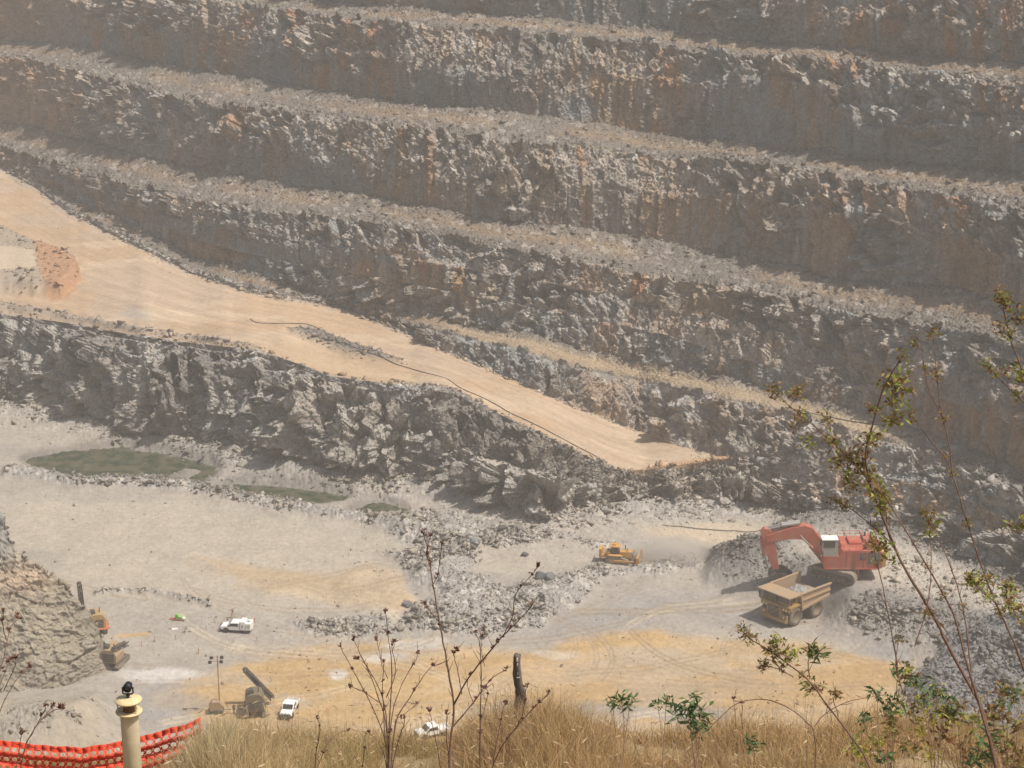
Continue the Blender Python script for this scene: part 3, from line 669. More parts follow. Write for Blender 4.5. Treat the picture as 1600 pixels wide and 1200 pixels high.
wg = (np.clip(rub-.25, 0, 1)**1.2*(1+1.6*np.clip(pile*1.5, 0, 1)+1.4*sstep(-10, 10, sdm)*(1-sstep(30, 55, sdm))))*inview*area*(1-pond*.86)
pts, ii = pick(FP, wg, 60000)
base = A.reshape(-1, 3)[ii]; lumv = RNG.uniform(.55, 1.25, (len(ii), 1))*np.array((1.02, .98, .91))
sz = psize(len(ii)); 
sz *= .55 + 1.1*sstep(.35, .7, fbm(pts[:, 0]*.12, pts[:, 1]*.12, pts[:, 0]*0, 3, 331)); sz = np.minimum(sz, .9)
tag(scatter('rubble', pts, sz, np.clip(base*lumv, .08, .6), MAT_STONE), 'loose grey broken stone strewn in heaps over the pit floor', 'rubble', kind='stuff')
wg2 = inview*area*(1-pond)*(.15+sstep(.5, .7, n1))*(1-np.clip(rub, 0, 1))
pts, ii = pick(FP, wg2, 3200)
tag(scatter('rubble', pts, psize(len(ii), .07, .35), np.clip(A.reshape(-1, 3)[ii]*RNG.uniform(.6, 1.2, (len(ii), 1)), .05, .6), MAT_STONE), 'small scattered stones on the packed pit floor', 'rubble', kind='stuff')
vis = ((XPX > -120) & (XPX < 1720)).astype(float)
wb = vis*(1-cbk)*(bench*(.3+sstep(.6, 1, SS)+.8*(1-sstep(0, .4, SS))) + 1.1*slp + heap*3 + left*np.exp(-((SS-.035)/.03)**2)*3 + isface*(SEG <= 3)*(brk > .6)*.22 + shoulder*1.6 + scarp*(1-pad)*1.5 + (SEG == 3)*(XPX < 620)*.8 + road*(np.exp(-SS/.04)+np.exp(-(1-SS)/.03))*.5 + road*endf*.5)
pts, ii = pick(WALL_P, wb, 34000)
lb = WALL_A.reshape(-1, 3)[ii]
tag(scatter('rubble', pts, psize(len(ii), .13, 1.0, .5), np.clip(lb*RNG.uniform(.65, 1.3, (len(ii), 1)), .08, .6), MAT_STONE), 'loose grey stone fallen along the benches and the foot of the faces', 'rubble', kind='stuff')
# ================================================================== mesh builder for machines
class MB:
    """collects shapes and links them as ONE mesh object"""
    def __init__(s): s.v, s.f, s.sm = [], [], []
    def add(s, V, Fc, smooth=False, M=None):
        b = len(s.v)
        s.v += [tuple((M @ Vector(q)) if M is not None else q) for q in V]
        s.f += [tuple(i+b for i in q) for q in Fc]; s.sm += [smooth]*len(Fc); return s
    def box(s, x0, x1, y0, y1, z0, z1, M=None, tx=0, bev=0):
        """a box; tx shrinks its top in x and y"""
        V = [(x0,y0,z0),(x1,y0,z0),(x1,y1,z0),(x0,y1,z0),(x0+tx,y0+tx,z1),(x1-tx,y0+tx,z1),(x1-tx,y1-tx,z1),(x0+tx,y1-tx,z1)]
        return s.add(V, [(3,2,1,0),(4,5,6,7),(0,1,5,4),(1,2,6,5),(2,3,7,6),(3,0,4,7)], False, M)
    def prism(s, prof, y0, y1, M=None, axis='y', scale1=1.0):
        """a polygon in x,z pushed from y0 to y1"""
        n = len(prof); cx = sum(p[0] for p in prof)/n; cz = sum(p[1] for p in prof)/n
        P1 = [(cx+(p[0]-cx)*scale1, cz+(p[1]-cz)*scale1) for p in prof]
        V = [(p[0], y0, p[1]) for p in prof] + [(p[0], y1, p[1]) for p in P1]
        a = sum(prof[i][0]*prof[(i+1) % n][1]-prof[(i+1) % n][0]*prof[i][1] for i in range(n))
        f = [tuple(range(n)), tuple(range(2*n-1, n-1, -1))] + [(i, i+n, (i+1) % n+n, (i+1) % n) for i in range(n)]
        if (a > 0) == (y1 < y0): f = [q[::-1] for q in f]
        return s.add(V, f, False, M)
    def tube(s, pts, r, n=8, smooth=True, caps=True, M=None):
        rs = r if isinstance(r, (list, tuple)) else [r]*len(pts)
        P = [Vector(p) for p in pts]; V, Fc = [], []
        t0 = (P[1]-P[0]).normalized(); u = t0.orthogonal().normalized()
        for i, p in enumerate(P):
            t_ = ((P[min(i+1, len(P)-1)]-P[max(i-1, 0)]).normalized()) or t0
            u = (u - t_*u.dot(t_)).normalized() if (u - t_*u.dot(t_)).length > 1e-6 else t_.orthogonal().normalized()
            w_ = t_.cross(u)
            for k in range(n):
                a = 2*math.pi*k/n; V.append(tuple(p + (u*math.cos(a)+w_*math.sin(a))*rs[i]))
        for i in range(len(P)-1):
            for k in range(n): Fc.append((i*n+k, i*n+(k+1) % n, (i+1)*n+(k+1) % n, (i+1)*n+k))
        b = len(s.f); s.add(V, Fc, smooth, M)
        if caps: s.add(V[:n], [tuple(range(n-1, -1, -1))], False, M); s.add(V[-n:], [tuple(range(n))], False, M)
        return s
    def lathe(s, prof, n=24, axis='z', c=(0,0,0), smooth=True, M=None):
        """profile (r, h) turned about an axis"""
        V, Fc = [], []
        for r_, h in prof:
            for k in range(n):
                a = 2*math.pi*k/n; p, q = r_*math.cos(a), r_*math.sin(a)
                V.append({'z': (c[0]+p, c[1]+q, c[2]+h), 'y': (c[0]+q, c[1]+h, c[2]+p), 'x': (c[0]+h, c[1]+p, c[2]+q)}[axis])
        for i in range(len(prof)-1):
            for k in range(n): Fc.append((i*n+k, i*n+(k+1) % n, (i+1)*n+(k+1) % n, (i+1)*n+k))
        Fc.append(tuple(range(n-1, -1, -1))); Fc.append(tuple((len(prof)-1)*n+k for k in range(n)))
        return s.add(V, Fc, smooth, M)
    def build(s, name, mat, parent=None, bevel=0):
        me = bpy.data.meshes.new(name); me.from_pydata(s.v, [], s.f); me.materials.append(mat)
        me.polygons.foreach_set('use_smooth', s.sm); me.update()
        o = bpy.data.objects.new(name, me); COL.objects.link(o)
        if parent: o.parent = parent
        if bevel:
            m = o.modifiers.new('edge', 'BEVEL'); m.width = bevel; m.segments = 2; m.limit_method = 'ANGLE'; m.angle_limit = R(40)
        return o
def thing(name, label, cat, loc=(0,0,0), rz=0, group=None):
    o = bpy.data.objects.new(name, None); COL.objects.link(o); o.location = loc; o.rotation_euler = (0, 0, rz)
    o.empty_display_size = .3
    return tag(o, label, cat, group)
def box(*a, **k): return MB().box(*a, **k)
def ground_at(px, py):
    """floor point under a photo pixel (z=0 plane pixel), with the floor's own height"""
    p = at(px, py, 0); d = (FP[..., 0]-p.x)**2 + (FP[..., 1]-p.y)**2; i = int(np.argmin(d)); return Vector((p.x, p.y, float(FP.reshape(-1, 3)[i, 2])))

DUSTC = (.36, .30, .23)
M_ORANGE = plain('orange_red_paint', (.40, .06, .03), .65, 0, DUSTC, .5, .45)
M_YEL = plain('dusty_yellow_paint', (.33, .20, .055), .7, 0, (.27, .22, .16), .75, .55)
M_YELB = plain('yellow_orange_paint', (.56, .27, .05), .6, 0, DUSTC, .55, .8)
M_BED = plain('worn_tan_steel', (.36, .235, .125), .75, 0, (.28, .24, .19), .85, .5)
M_DARK = plain('dark_greasy_steel', (.045, .042, .04), .6, .0, DUSTC, .35, 1.2)
M_TYRE = plain('dusty_rubber', (.09, .075, .06), .9, 0, (.27, .22, .17), .8, .9)
M_TRACK = plain('worn_track_steel', (.17, .15, .125), .65, .0, DUSTC, .7, .9)
M_WHITE = plain('white_paint', (.80, .79, .76), .35, 0, DUSTC, .18, 1.2)
M_GREYP = plain('grey_paint', (.32, .31, .29), .55, 0, DUSTC, .4, .9)
M_GLASS = plain('dark_window_glass', (.02, .024, .028), .12, 0, (.10, .09, .08), .35, 1.5, .5)
M_RUBBER = plain('black_rubber', (.02, .02, .02), .7, 0, (.1, .09, .08), .3, 2)
M_ROD = plain('steel_rod', (.45, .44, .42), .3, .6, DUSTC, .3, 2)
M_LAMP = plain('lamp_glass', (.75, .70, .55), .2, 0, (.6, .5, .35), .3, 2)
M_RED = plain('red_paint', (.55, .04, .03), .5, 0, DUSTC, .3, 2)
M_GREEN = plain('bright_green_paint', (.16, .40, .08), .6, 0, DUSTC, .45, 2)
M_ORG2 = plain('orange_plastic', (.58, .16, .06), .6, 0, DUSTC, .35, 2)
M_LOAD = plain('broken_grey_rock', (.30, .285, .265), .95, 0, (.20, .19, .18), .9, .9)

# ------------------------------------------------------------------ mining excavator
def excavator(loc, rz_house, rz_track):
    root = thing('excavator', 'huge orange red mining excavator digging at the edge of the muck heap', 'excavator', loc, rz_house)
    Mt = Matrix.Rotation(-(rz_track-rz_house), 4, 'Z')
    def track(sy):
        prof = []
        Lh, r = 3.05, .95
        for k in range(9): a = math.pi/2 - math.pi*k/8; prof.append((Lh+r*math.cos(a), r+r*math.sin(a)))
        for k in range(9): a = -math.pi/2 - math.pi*k/8; prof.append((-Lh+r*math.cos(a), r+r*math.sin(a)))
        m = MB().prism(prof[::-1], sy*2.65-.62, sy*2.65+.62, Mt)
        # grouser bars round the belt
        n = 44
        per = []
        for i in range(len(prof)):
            a, b = prof[i], prof[(i+1) % len(prof)]; L_ = math.hypot(b[0]-a[0], b[1]-a[1])
            for q in range(max(1, int(L_/.34))): f_ = q/max(1, int(L_/.34)); per.append((a[0]+(b[0]-a[0])*f_, a[1]+(b[1]-a[1])*f_))
        for px_, pz_ in per:
            c_ = Vector((px_, 0, pz_)); nrm = Vector((px_-max(-Lh, min(Lh, px_)), 0, pz_-r)).normalized(); t_ = Vector((nrm.z, 0, -nrm.x))
            q = [c_ + nrm*.09 + t_*.07, c_ + nrm*.09 - t_*.07, c_ - nrm*.03 - t_*.1, c_ - nrm*.03 + t_*.1]
            m.prism([(v.x, v.z) for v in q], sy*2.65-.66, sy*2.65+.66, Mt)
        o = m.build('track', M_TRACK, root)
        fr = MB().box(-2.5, 2.5, sy*2.65-.70 if sy < 0 else sy*2.65-.5, sy*2.65+.5 if sy < 0 else sy*2.65+.70, .62, 1.32, Mt)
        for k in range(7): fr.lathe([(.01, -.72), (.26, -.72), (.26, .72), (.01, .72)], 12, 'y', (-2.5+k*.83, sy*2.65, .36), M=Mt)
        for k in (-3.05, 3.05): fr.lathe([(.01, -.70), (.55, -.70), (.55, .70), (.01, .70)], 16, 'y', (k, sy*2.65, .95), M=Mt)
        fr.build('track_frame', M_DARK, o)
    for sy in (-1, 1): track(sy)
    MB().box(-1.7, 1.7, -2.1, 2.1, .8, 1.75, Mt).lathe([(.1, 1.7), (1.55, 1.7), (1.55, 2.22), (.1, 2.22)], 24).build('undercarriage', M_DARK, root)
    # house
    hb = MB().prism([(3.1, 2.2), (3.3, 3.0), (3.3, 4.55), (.7, 4.55), (.2, 5.5), (-5.9, 5.5), (-6.4, 5.1), (-6.4, 2.5), (-6.0, 2.2)], -3.2, -1.25)
    hb.prism([(2.3, 2.2), (2.5, 4.2), (.2, 4.6), (.0, 5.55), (-5.9, 5.55), (-6.4, 5.1), (-6.4, 2.5), (-6.0, 2.2)], -1.25, 3.2)
    for k in range(6): hb.box(-.6-k*.95, -.54-k*.95, -3.26, -3.19, 2.35, 5.35)
    hb.box(-6.0, 3.0, -3.28, -3.19, 2.2, 2.42)
    hb.build('house', M_ORANGE, root, .05)
    MB().box(-6.05, -4.0, -3.24, -3.2, 3.2, 5.2).build('side_grille', M_DARK, root); MB().box(-3.75, -2.7, -3.235, -3.2, 3.9, 5.1).build('side_grille', M_DARK, root)
    MB().prism([(-6.42, 2.3), (-7.1, 2.7), (-7.2, 4.3), (-6.9, 5.0), (-6.42, 5.2)], -2.9, 2.9).build('counterweight', M_YELB, root, .08)
    e = MB().box(-6.1, -3.9, -2.7, -.4, 5.5, 6.5, tx=.08).box(-5.6, -3.7, .1, 2.7, 5.5, 6.3, tx=.08).box(-3.5, -1.2, -.8, 2.4, 5.52, 6.0, tx=.05)
    e.build('engine_hood', M_ORANGE, root, .05)
    MB().box(-5.7, -4.6, -2.74, -2.69, 5.62, 6.45).build('hood_grille', M_DARK, root); MB().box(-5.2, -4.4, -2.2, -1.0, 6.5, 7.0, tx=.05).build('cooler', M_DARK, root)
    for x_ in (-4.2, -5.2): MB().tube([(x_, 1.5, 6.2), (x_, 1.5, 7.0)], .16, 10).build('exhaust_pipe', M_DARK, root)
    # cab on its riser
    MB().box(1.0, 3.35, -3.15, -1.3, 4.5, 5.35).build('cab_riser', M_GREYP, root, .04)
    cabp = [(1.0, 5.32), (3.55, 5.32), (3.72, 6.2), (3.5, 7.4), (1.0, 7.4)]
    cb = MB().prism(cabp, -3.15, -1.35).build('cab', M_GREYP, root, .05)
    MB().box(.9, 3.75, -3.25, -1.25, 7.38, 7.56, tx=.08).build('cab_roof', M_WHITE, cb, .04)
    MB().prism([(1.5, 6.1), (3.4, 6.1), (3.4, 7.2), (1.5, 7.2)], -3.2, -3.14).prism([(3.66, 5.7), (3.76, 6.2), (3.58, 7.25), (3.5, 7.25), (3.62, 6.2), (3.54, 5.7)], -3.0, -1.5).build('cab_window', M_GLASS, cb)
    # handrails and ladder
    for y_ in (-3.1, 3.1):
        h = MB(); xs_ = [.1-k*1.05 for k in range(6)]
        for x_ in xs_: h.tube([(x_, y_, 5.5), (x_, y_, 6.6)], .03, 5)
        for z_ in (6.05, 6.6): h.tube([(xs_[0], y_, z_), (xs_[-1], y_, z_)], .03, 5)
        h.build('handrail', M_ORANGE, root)
    h = MB()
    for k in range(3): h.tube([(.3+k*.3, -2.9+k*.0, 4.5), (.3+k*.3, -2.9, 5.7)], .03, 5)
    h.tube([(.3, -2.9, 5.7), (.9, -2.9, 5.7)], .03, 5)
    h.build('handrail', M_ORANGE, root)
    l = MB()
    for x_ in (-2.55, -2.0): l.tube([(x_, -3.5, .9), (x_, -3.32, 5.6)], .045, 5)
    for k in range(12): l.tube([(-2.55, -3.5+.18*k/12, 1.1+k*.37), (-2.0, -3.5+.18*k/12, 1.1+k*.37)], .03, 5)
    l.build('ladder', M_ORANGE, root)
    # boom: gooseneck box, wide at the knee
    boom = [(1.6, 3.3), (2.6, 3.1), (6.3, 6.5), (8.6, 6.55), (12.2, 6.0), (12.6, 6.35), (12.5, 7.2), (9.0, 8.5), (6.2, 9.0), (5.0, 8.6), (3.6, 6.8), (1.5, 4.3)]
    bo = MB().prism(boom, -.75, .75).build('boom', M_ORANGE, root, .07)
    for sy in (-1, 1):
        p0, p1, p2 = Vector((3.2, sy*1.15, 3.0)), Vector((5.3, sy*1.1, 5.6)), Vector((7.0, sy*1.1, 7.4))
        c_ = MB().tube([p0, p1], .30, 10).build('boom_cylinder', M_ORANGE, root); MB().tube([p1, p2], .16, 10).build('piston_rod', M_ROD, c_)
    for sy in (-.35, .35):
        c_ = MB().tube([(7.0, sy, 9.35), (10.0, sy, 8.9)], .28, 10).build('stick_cylinder', M_GREYP, root); MB().tube([(10.0, sy, 8.9), (12.7, sy, 8.1)], .16, 8).build('piston_rod', M_ROD, c_)
    for y_ in (-.5, 0, .5): MB().tube([(8.2, y_, 8.75), (9.6, y_, 8.9), (11.4, y_, 8.1), (12.2, y_, 6.9)], .07, 6).build('hydraulic_hose', M_RUBBER, bo)
    stick = [(12.0, 5.6), (12.7, 5.4), (13.3, 7.9), (12.9, 8.5), (12.2, 8.3), (11.6, 6.6)]
    stick = [(12.9, 8.4), (13.5, 7.6), (12.3, 3.6), (11.1, .7), (10.3, .75), (10.2, 1.4), (10.9, 5.6), (11.3, 7.4), (12.2, 8.3)]
    st = MB().prism(stick, -.62, .62).build('stick', M_ORANGE, root, .06)
    for sy in (-.33, .33):
        c_ = MB().tube([(13.3, sy, 6.6), (12.7, sy, 3.4)], .25, 10).build('bucket_cylinder', M_ORANGE, root); MB().tube([(12.7, sy, 3.4), (12.0, sy, 1.2)], .14, 8).build('piston_rod', M_ROD, c_)
    # bucket: curved shell with side plates and teeth, mouth turned back to the machine
    arc_ = [(10.9, .9), (11.6, .2), (11.7, -.8), (11.0, -1.7), (9.8, -2.2), (8.4, -2.2), (7.2, -1.6)]
    inn = [(7.2, -1.4), (8.5, -1.95), (9.8, -1.95), (10.8, -1.5), (11.4, -.75), (11.35, .1), (10.8, .65)]
    bk = MB(); W_ = 1.75
    n = len(arc_)
    for i in range(n-1):
        a0, a1 = arc_[i], arc_[i+1]; b0_, b1_ = inn[n-1-i], inn[n-2-i]
        bk.prism([a0, a1, b1_, b0_], -W_, W_)
    for sy in (-1, 1): bk.prism(arc_ + [(7.6, -.2), (9.4, .9)], sy*W_, sy*(W_+.12))
    for k in range(5): bk.prism([(7.35, -1.75), (6.55, -1.15), (6.6, -1.05), (7.3, -1.35)], -1.6+k*.75, -1.35+k*.75)
    bk.box(10.2, 11.3, -.7, .7, .5, 1.2)
    bk.build('bucket', M_DARK, root)
    for o in [c for c in root.children_recursive]:          # the cab stands on the machine's left: turn the parts over
        me = o.data; co = np.zeros(len(me.vertices)*3); me.vertices.foreach_get('co', co); co = co.reshape(-1, 3); co[:, 1] *= -1
        me.vertices.foreach_set('co', co.ravel()); me.flip_normals(); me.update()
    return root

# ------------------------------------------------------------------ rigid haul truck
def wheel(parent, x, y, r, w_, side, dual=False):
    wrp = [(r*.60, -w_/2), (r*.93, -w_/2), (r, -w_*.36), (r, w_*.36), (r*.93, w_/2), (r*.60, w_/2)]
    wh = MB(); wh.lathe([(r*.55, -w_*.30)] + wrp + [(r*.55, w_*.30)], 28, 'y', (x, y, r))
    for k in range(22):                                     # tread lugs
        a = 2*math.pi*k/22; cx, cz = math.sin(a)*r, math.cos(a)*r; Mx = Matrix.Translation((x+cx, y, r+cz)) @ Matrix.Rotation(a, 4, 'Y')
        wh.box(-.10, .10, -w_*.46, -.04, -.04, .055, Mx); wh.box(.10, .30, .04, w_*.46, -.04, .055, Mx)
    o = wh.build('tyre', M_TYRE, parent)
    MB().lathe([(.05, side*w_*.10), (r*.22, side*w_*.30), (r*.30, side*w_*.24), (r*.40, side*w_*.05), (r*.56, side*w_*.36), (r*.60, side*w_*.40), (r*.60, -side*w_*.4), (.05, -side*w_*.4)], 24, 'y', (x, y, r)).build('rim', M_YEL, o)
    return o
def haul_truck(loc, rz):
    root = thing('haul_truck', 'big dusty yellow haul truck with tan dump body half full of grey rock', 'dump truck', loc, rz)
    r = 1.55
    for sy in (-1, 1): wheel(root, 2.6, sy*2.55, r, 1.0, sy)
    for sy in (-1, 1):
        wheel(root, -2.6, sy*2.75, r, .95, sy); wheel(root, -2.6, sy*1.65, r, .95, sy)
    MB().box(-4.6, 3.6, -.95, .95, 1.25, 2.1).box(-3.0, -2.2, -1.2, 1.2, 1.0, 2.1).box(2.2, 3.0, -2.0, 2.0, 1.2, 1.9).tube([(-3.6, 0, 2.0), (-3.6, 0, 2.9)], .3).build('chassis', M_DARK, root)
    # nose, bumper, deck
    MB().box(3.2, 4.75, -1.5, 1.5, 1.35, 3.65).box(3.0, 4.5, -2.95, -1.5, 2.75, 3.5).box(3.0, 4.5, 1.5, 2.95, 2.75, 3.5).build('nose', M_YEL, root, .05)
    MB().box(4.75, 4.95, -2.6, 2.6, .85, 1.45).box(4.4, 4.75, -2.7, -1.55, .8, 2.2).box(4.4, 4.75, 1.55, 2.7, .8, 2.2).build('bumper', M_YEL, root, .05)
    MB().box(4.74, 4.82, -1.1, 1.1, 1.6, 3.35).build('radiator_grille', M_DARK, root)
    for sy in (-1, 1):
        for k in (0, 1): MB().lathe([(.02, .0), (.16, .0), (.16, .07), (.02, .07)], 12, 'x', (4.5, sy*(1.8+k*.55), 3.05), False).build('headlight', M_LAMP, root)
        MB().lathe([(.02, 0), (.15, 0), (.15, .06), (.02, .06)], 12, 'x', (4.76, sy*2.1, 1.75), False).build('headlight', M_LAMP, root)
    MB().box(1.9, 4.6, -3.1, 3.1, 3.5, 3.72).build('deck', M_YEL, root, .03)
    for sy in (-1, 1): MB().prism([(1.2, 2.4), (1.2, 3.5), (4.2, 3.5), (4.2, 2.9), (3.7, 3.3), (1.8, 3.3)], sy*2.1, sy*3.1).build('fender', M_YEL, root)
    # cab on the left, cabinet on the right
    cb = MB().prism([(2.2, 3.72), (4.3, 3.72), (4.15, 5.15), (2.2, 5.15)], .55, 2.75).build('cab', M_YEL, root, .05)
    MB().prism([(4.30, 4.15), (4.20, 5.05), (4.26, 5.05), (4.36, 4.15)], .7, 2.6).box(2.7, 3.9, 2.74, 2.80, 4.2, 5.0).build('windscreen', M_GLASS, cb)
    MB().box(2.3, 4.0, -2.8, -.4, 3.72, 5.0).build('air_box', M_DARK, root, .04)
    h = MB()
    for y_ in (-3.0, -2.0, -1.0, 0): h.tube([(4.55, y_, 3.72), (4.55, y_, 4.75)], .03, 5)
    for z_ in (4.25, 4.75): h.tube([(4.55, -3.0, z_), (4.55, .1, z_)], .03, 5)
    h.build('handrail', M_YEL, root)
    l = MB()                                               # diagonal stairs across the front
    for o_ in (0, .5): l.tube([(5.05, -1.4, 1.2+o_*.2), (4.98, 1.6, 3.5+o_*.2)], .05, 6)
    for k in range(9): l.box(4.9, 5.2, -1.4+k*.35, -1.15+k*.35, 1.25+k*.26, 1.30+k*.26)
    l.build('stairs', M_YEL, root)
    for sy in (-1, 1): MB().tube([(4.4, sy*3.05, 3.7), (4.5, sy*3.3, 4.7)], .03, 5).box(4.42, 4.52, sy*3.3-.18, sy*3.3+.18, 4.2, 4.85).build('mirror', M_DARK, root)
    # dump body: sloping floor, ribbed sides, canopy over the cab
    b = MB(); W_ = 3.0
    floor_ = [(-5.5, 3.0), (1.2, 2.35), (1.9, 4.9), (1.65, 5.0), (1.0, 2.62), (-5.5, 3.3)]
    b.prism([(1.2, 2.3), (1.0, 2.6), (-5.6, 3.35), (-5.6, 3.05)], -W_, W_)
    b.prism([(1.2, 2.3), (1.0, 2.6), (1.75, 5.25), (2.0, 5.25)], -W_, W_)
    b.prism([(1.75, 5.2), (5.1, 5.42), (5.1, 5.62), (1.75, 5.42)], -3.35, 3.35)
    for sy in (-1, 1):
        a_, c_ = sorted((sy*W_, sy*(W_+.14)))
        b.prism([(1.2, 2.3), (1.95, 5.3), (-5.9, 5.0), (-5.6, 3.0)], a_, c_)
        a_, c_ = sorted((sy*(W_-.02), sy*(W_+.36)))
        b.prism([(2.0, 5.28), (2.0, 5.5), (-6.0, 5.2), (-5.95, 4.98)], a_, c_)
        b.prism([(1.75, 4.1), (1.8, 4.35), (-5.75, 4.15), (-5.7, 3.92)], a_, c_); b.prism([(1.3, 2.5), (1.4, 2.9), (-5.65, 3.4), (-5.6, 3.0)], a_, c_)
        for k in (1.2,): b.prism([(k, 2.4), (k+.3, 2.4), (k+.75, 5.3), (k+.45, 5.3)], *sorted((sy*(W_), sy*(W_+.32))))
    b.build('dump_body', M_BED, root)
    # the load: a lumpy heap of rock lying on the floor of the body
    rr = random.Random(3); ld = MB(); nx, ny = 16, 14; V, Fc = [], []
    for i in range(nx+1):
        for j in range(ny+1):
            fx_ = -4.6+5.7*i/nx; fy_ = -2.9+5.8*j/ny
            hgt = 3.05-(fx_-1)*.10 + 1.45*math.exp(-((fx_+1.2)/2.2)**2-((fy_-.2)/2.0)**2) + rr.uniform(-.14, .2)
            V.append((fx_, fy_, hgt if 0 < j < ny and 0 < i < nx else 2.55-(fx_-1)*.11))
    for i in range(nx):
        for j in range(ny): Fc.append((i*(ny+1)+j, (i+1)*(ny+1)+j, (i+1)*(ny+1)+j+1, i*(ny+1)+j+1))
    ld.add(V, Fc).build('rock_load', M_LOAD, root)
    return root

# ------------------------------------------------------------------ bulldozer
def bulldozer(loc, rz):
    root = thing('bulldozer', 'yellow orange bulldozer pushing rock beside the rubble and raising dust', 'bulldozer', loc, rz)
    for sy in (-1, 1):
        prof = [(2.1, .05), (2.45, .25), (2.55, .6), (2.3, .95), (-.6, 1.75), (-1.1, 1.7), (-2.3, 1.0), (-2.5, .6), (-2.35, .2), (-2.0, .05)]
        m = MB().prism(prof, *sorted((sy*.95, sy*1.6)))
        for i in range(len(prof)):
            a, c_ = prof[i], prof[(i+1) % len(prof)]; n = max(1, int(math.hypot(c_[0]-a[0], c_[1]-a[1])/.25))
            for q in range(n):
                x_, z_ = a[0]+(c_[0]-a[0])*q/n, a[1]+(c_[1]-a[1])*q/n; m.box(x_-.05, x_+.05, *sorted((sy*.93, sy*1.63)), z_-.05, z_+.05)
        tr = m.build('track', M_TRACK, root)
        MB().box(-1.6, 1.8, *sorted((sy*1.58, sy*1.66)), .35, .85).build('track_frame', M_YELB, tr)
        MB().box(-1.9, 1.0, *sorted((sy*1.0, sy*1.7)), 1.72, 1.86).build('fender', M_YELB, root)
        MB().box(-.5, 4.0, *sorted((sy*1.68, sy*1.95)), .55, .95).build('push_arm', M_YELB, root)
    MB().box(.3, 3.1, -.85, .85, 1.1, 2.55, tx=.06).box(-2.4, .4, -1.1, 1.1, .8, 1.9).build('hood', M_YELB, root, .05)
    MB().box(3.08, 3.16, -.75, .75, 1.2, 2.4).build('radiator_grille', M_DARK, root)
    MB().tube([(1.4, .5, 2.5), (1.4, .5, 3.6)], .1, 8).build('exhaust_pipe', M_DARK, root); MB().tube([(1.9, -.4, 2.5), (1.9, -.4, 3.2)], .1, 8).build('air_intake', M_DARK, root)
    cb = MB().box(-1.5, .2, -.85, .85, 1.86, 3.5, tx=.1).build('cab', M_DARK, root)
    MB().box(-1.8, .45, -1.1, 1.1, 3.48, 3.68, tx=.05).box(-1.3, -.5, -.5, .5, 3.68, 3.95).build('cab_roof', M_YELB, root)
    MB().box(-2.5, -1.6, -1.1, 1.1, 1.85, 2.35).build('fuel_tank', M_YELB, root, .05)
    bl = MB().prism([(4.0, .05), (4.35, .0), (4.2, .9), (4.35, 2.0), (4.15, 2.1), (3.95, 1.0)], -2.5, 2.5)
    for sy in (-1, 1): bl.prism([(4.0, .05), (4.9, .05), (4.7, 2.0), (4.15, 2.1)], *sorted((sy*2.5, sy*2.62)))
    bl.build('blade', M_YELB, root)
    for sy in (-1, 1): MB().tube([(2.9, sy*.75, 2.6), (4.05, sy*.75, 1.3)], .11, 8).build('lift_cylinder', M_ROD, root)
    rp_ = MB().box(-3.6, -2.45, -.8, .8, 1.0, 1.4).box(-3.9, -3.4, -1.25, 1.25, 1.1, 2.9).prism([(-3.9, 1.9), (-3.5, 1.9), (-3.6, -.1), (-4.0, .3)], -.15, .15)
    rp_.build('ripper', M_YELB, root)
    for sy in (-1, 1): MB().tube([(-2.5, sy*.5, 2.2), (-3.5, sy*.5, 2.7)], .12, 8).build('ripper_cylinder', M_YELB, root)
    return root

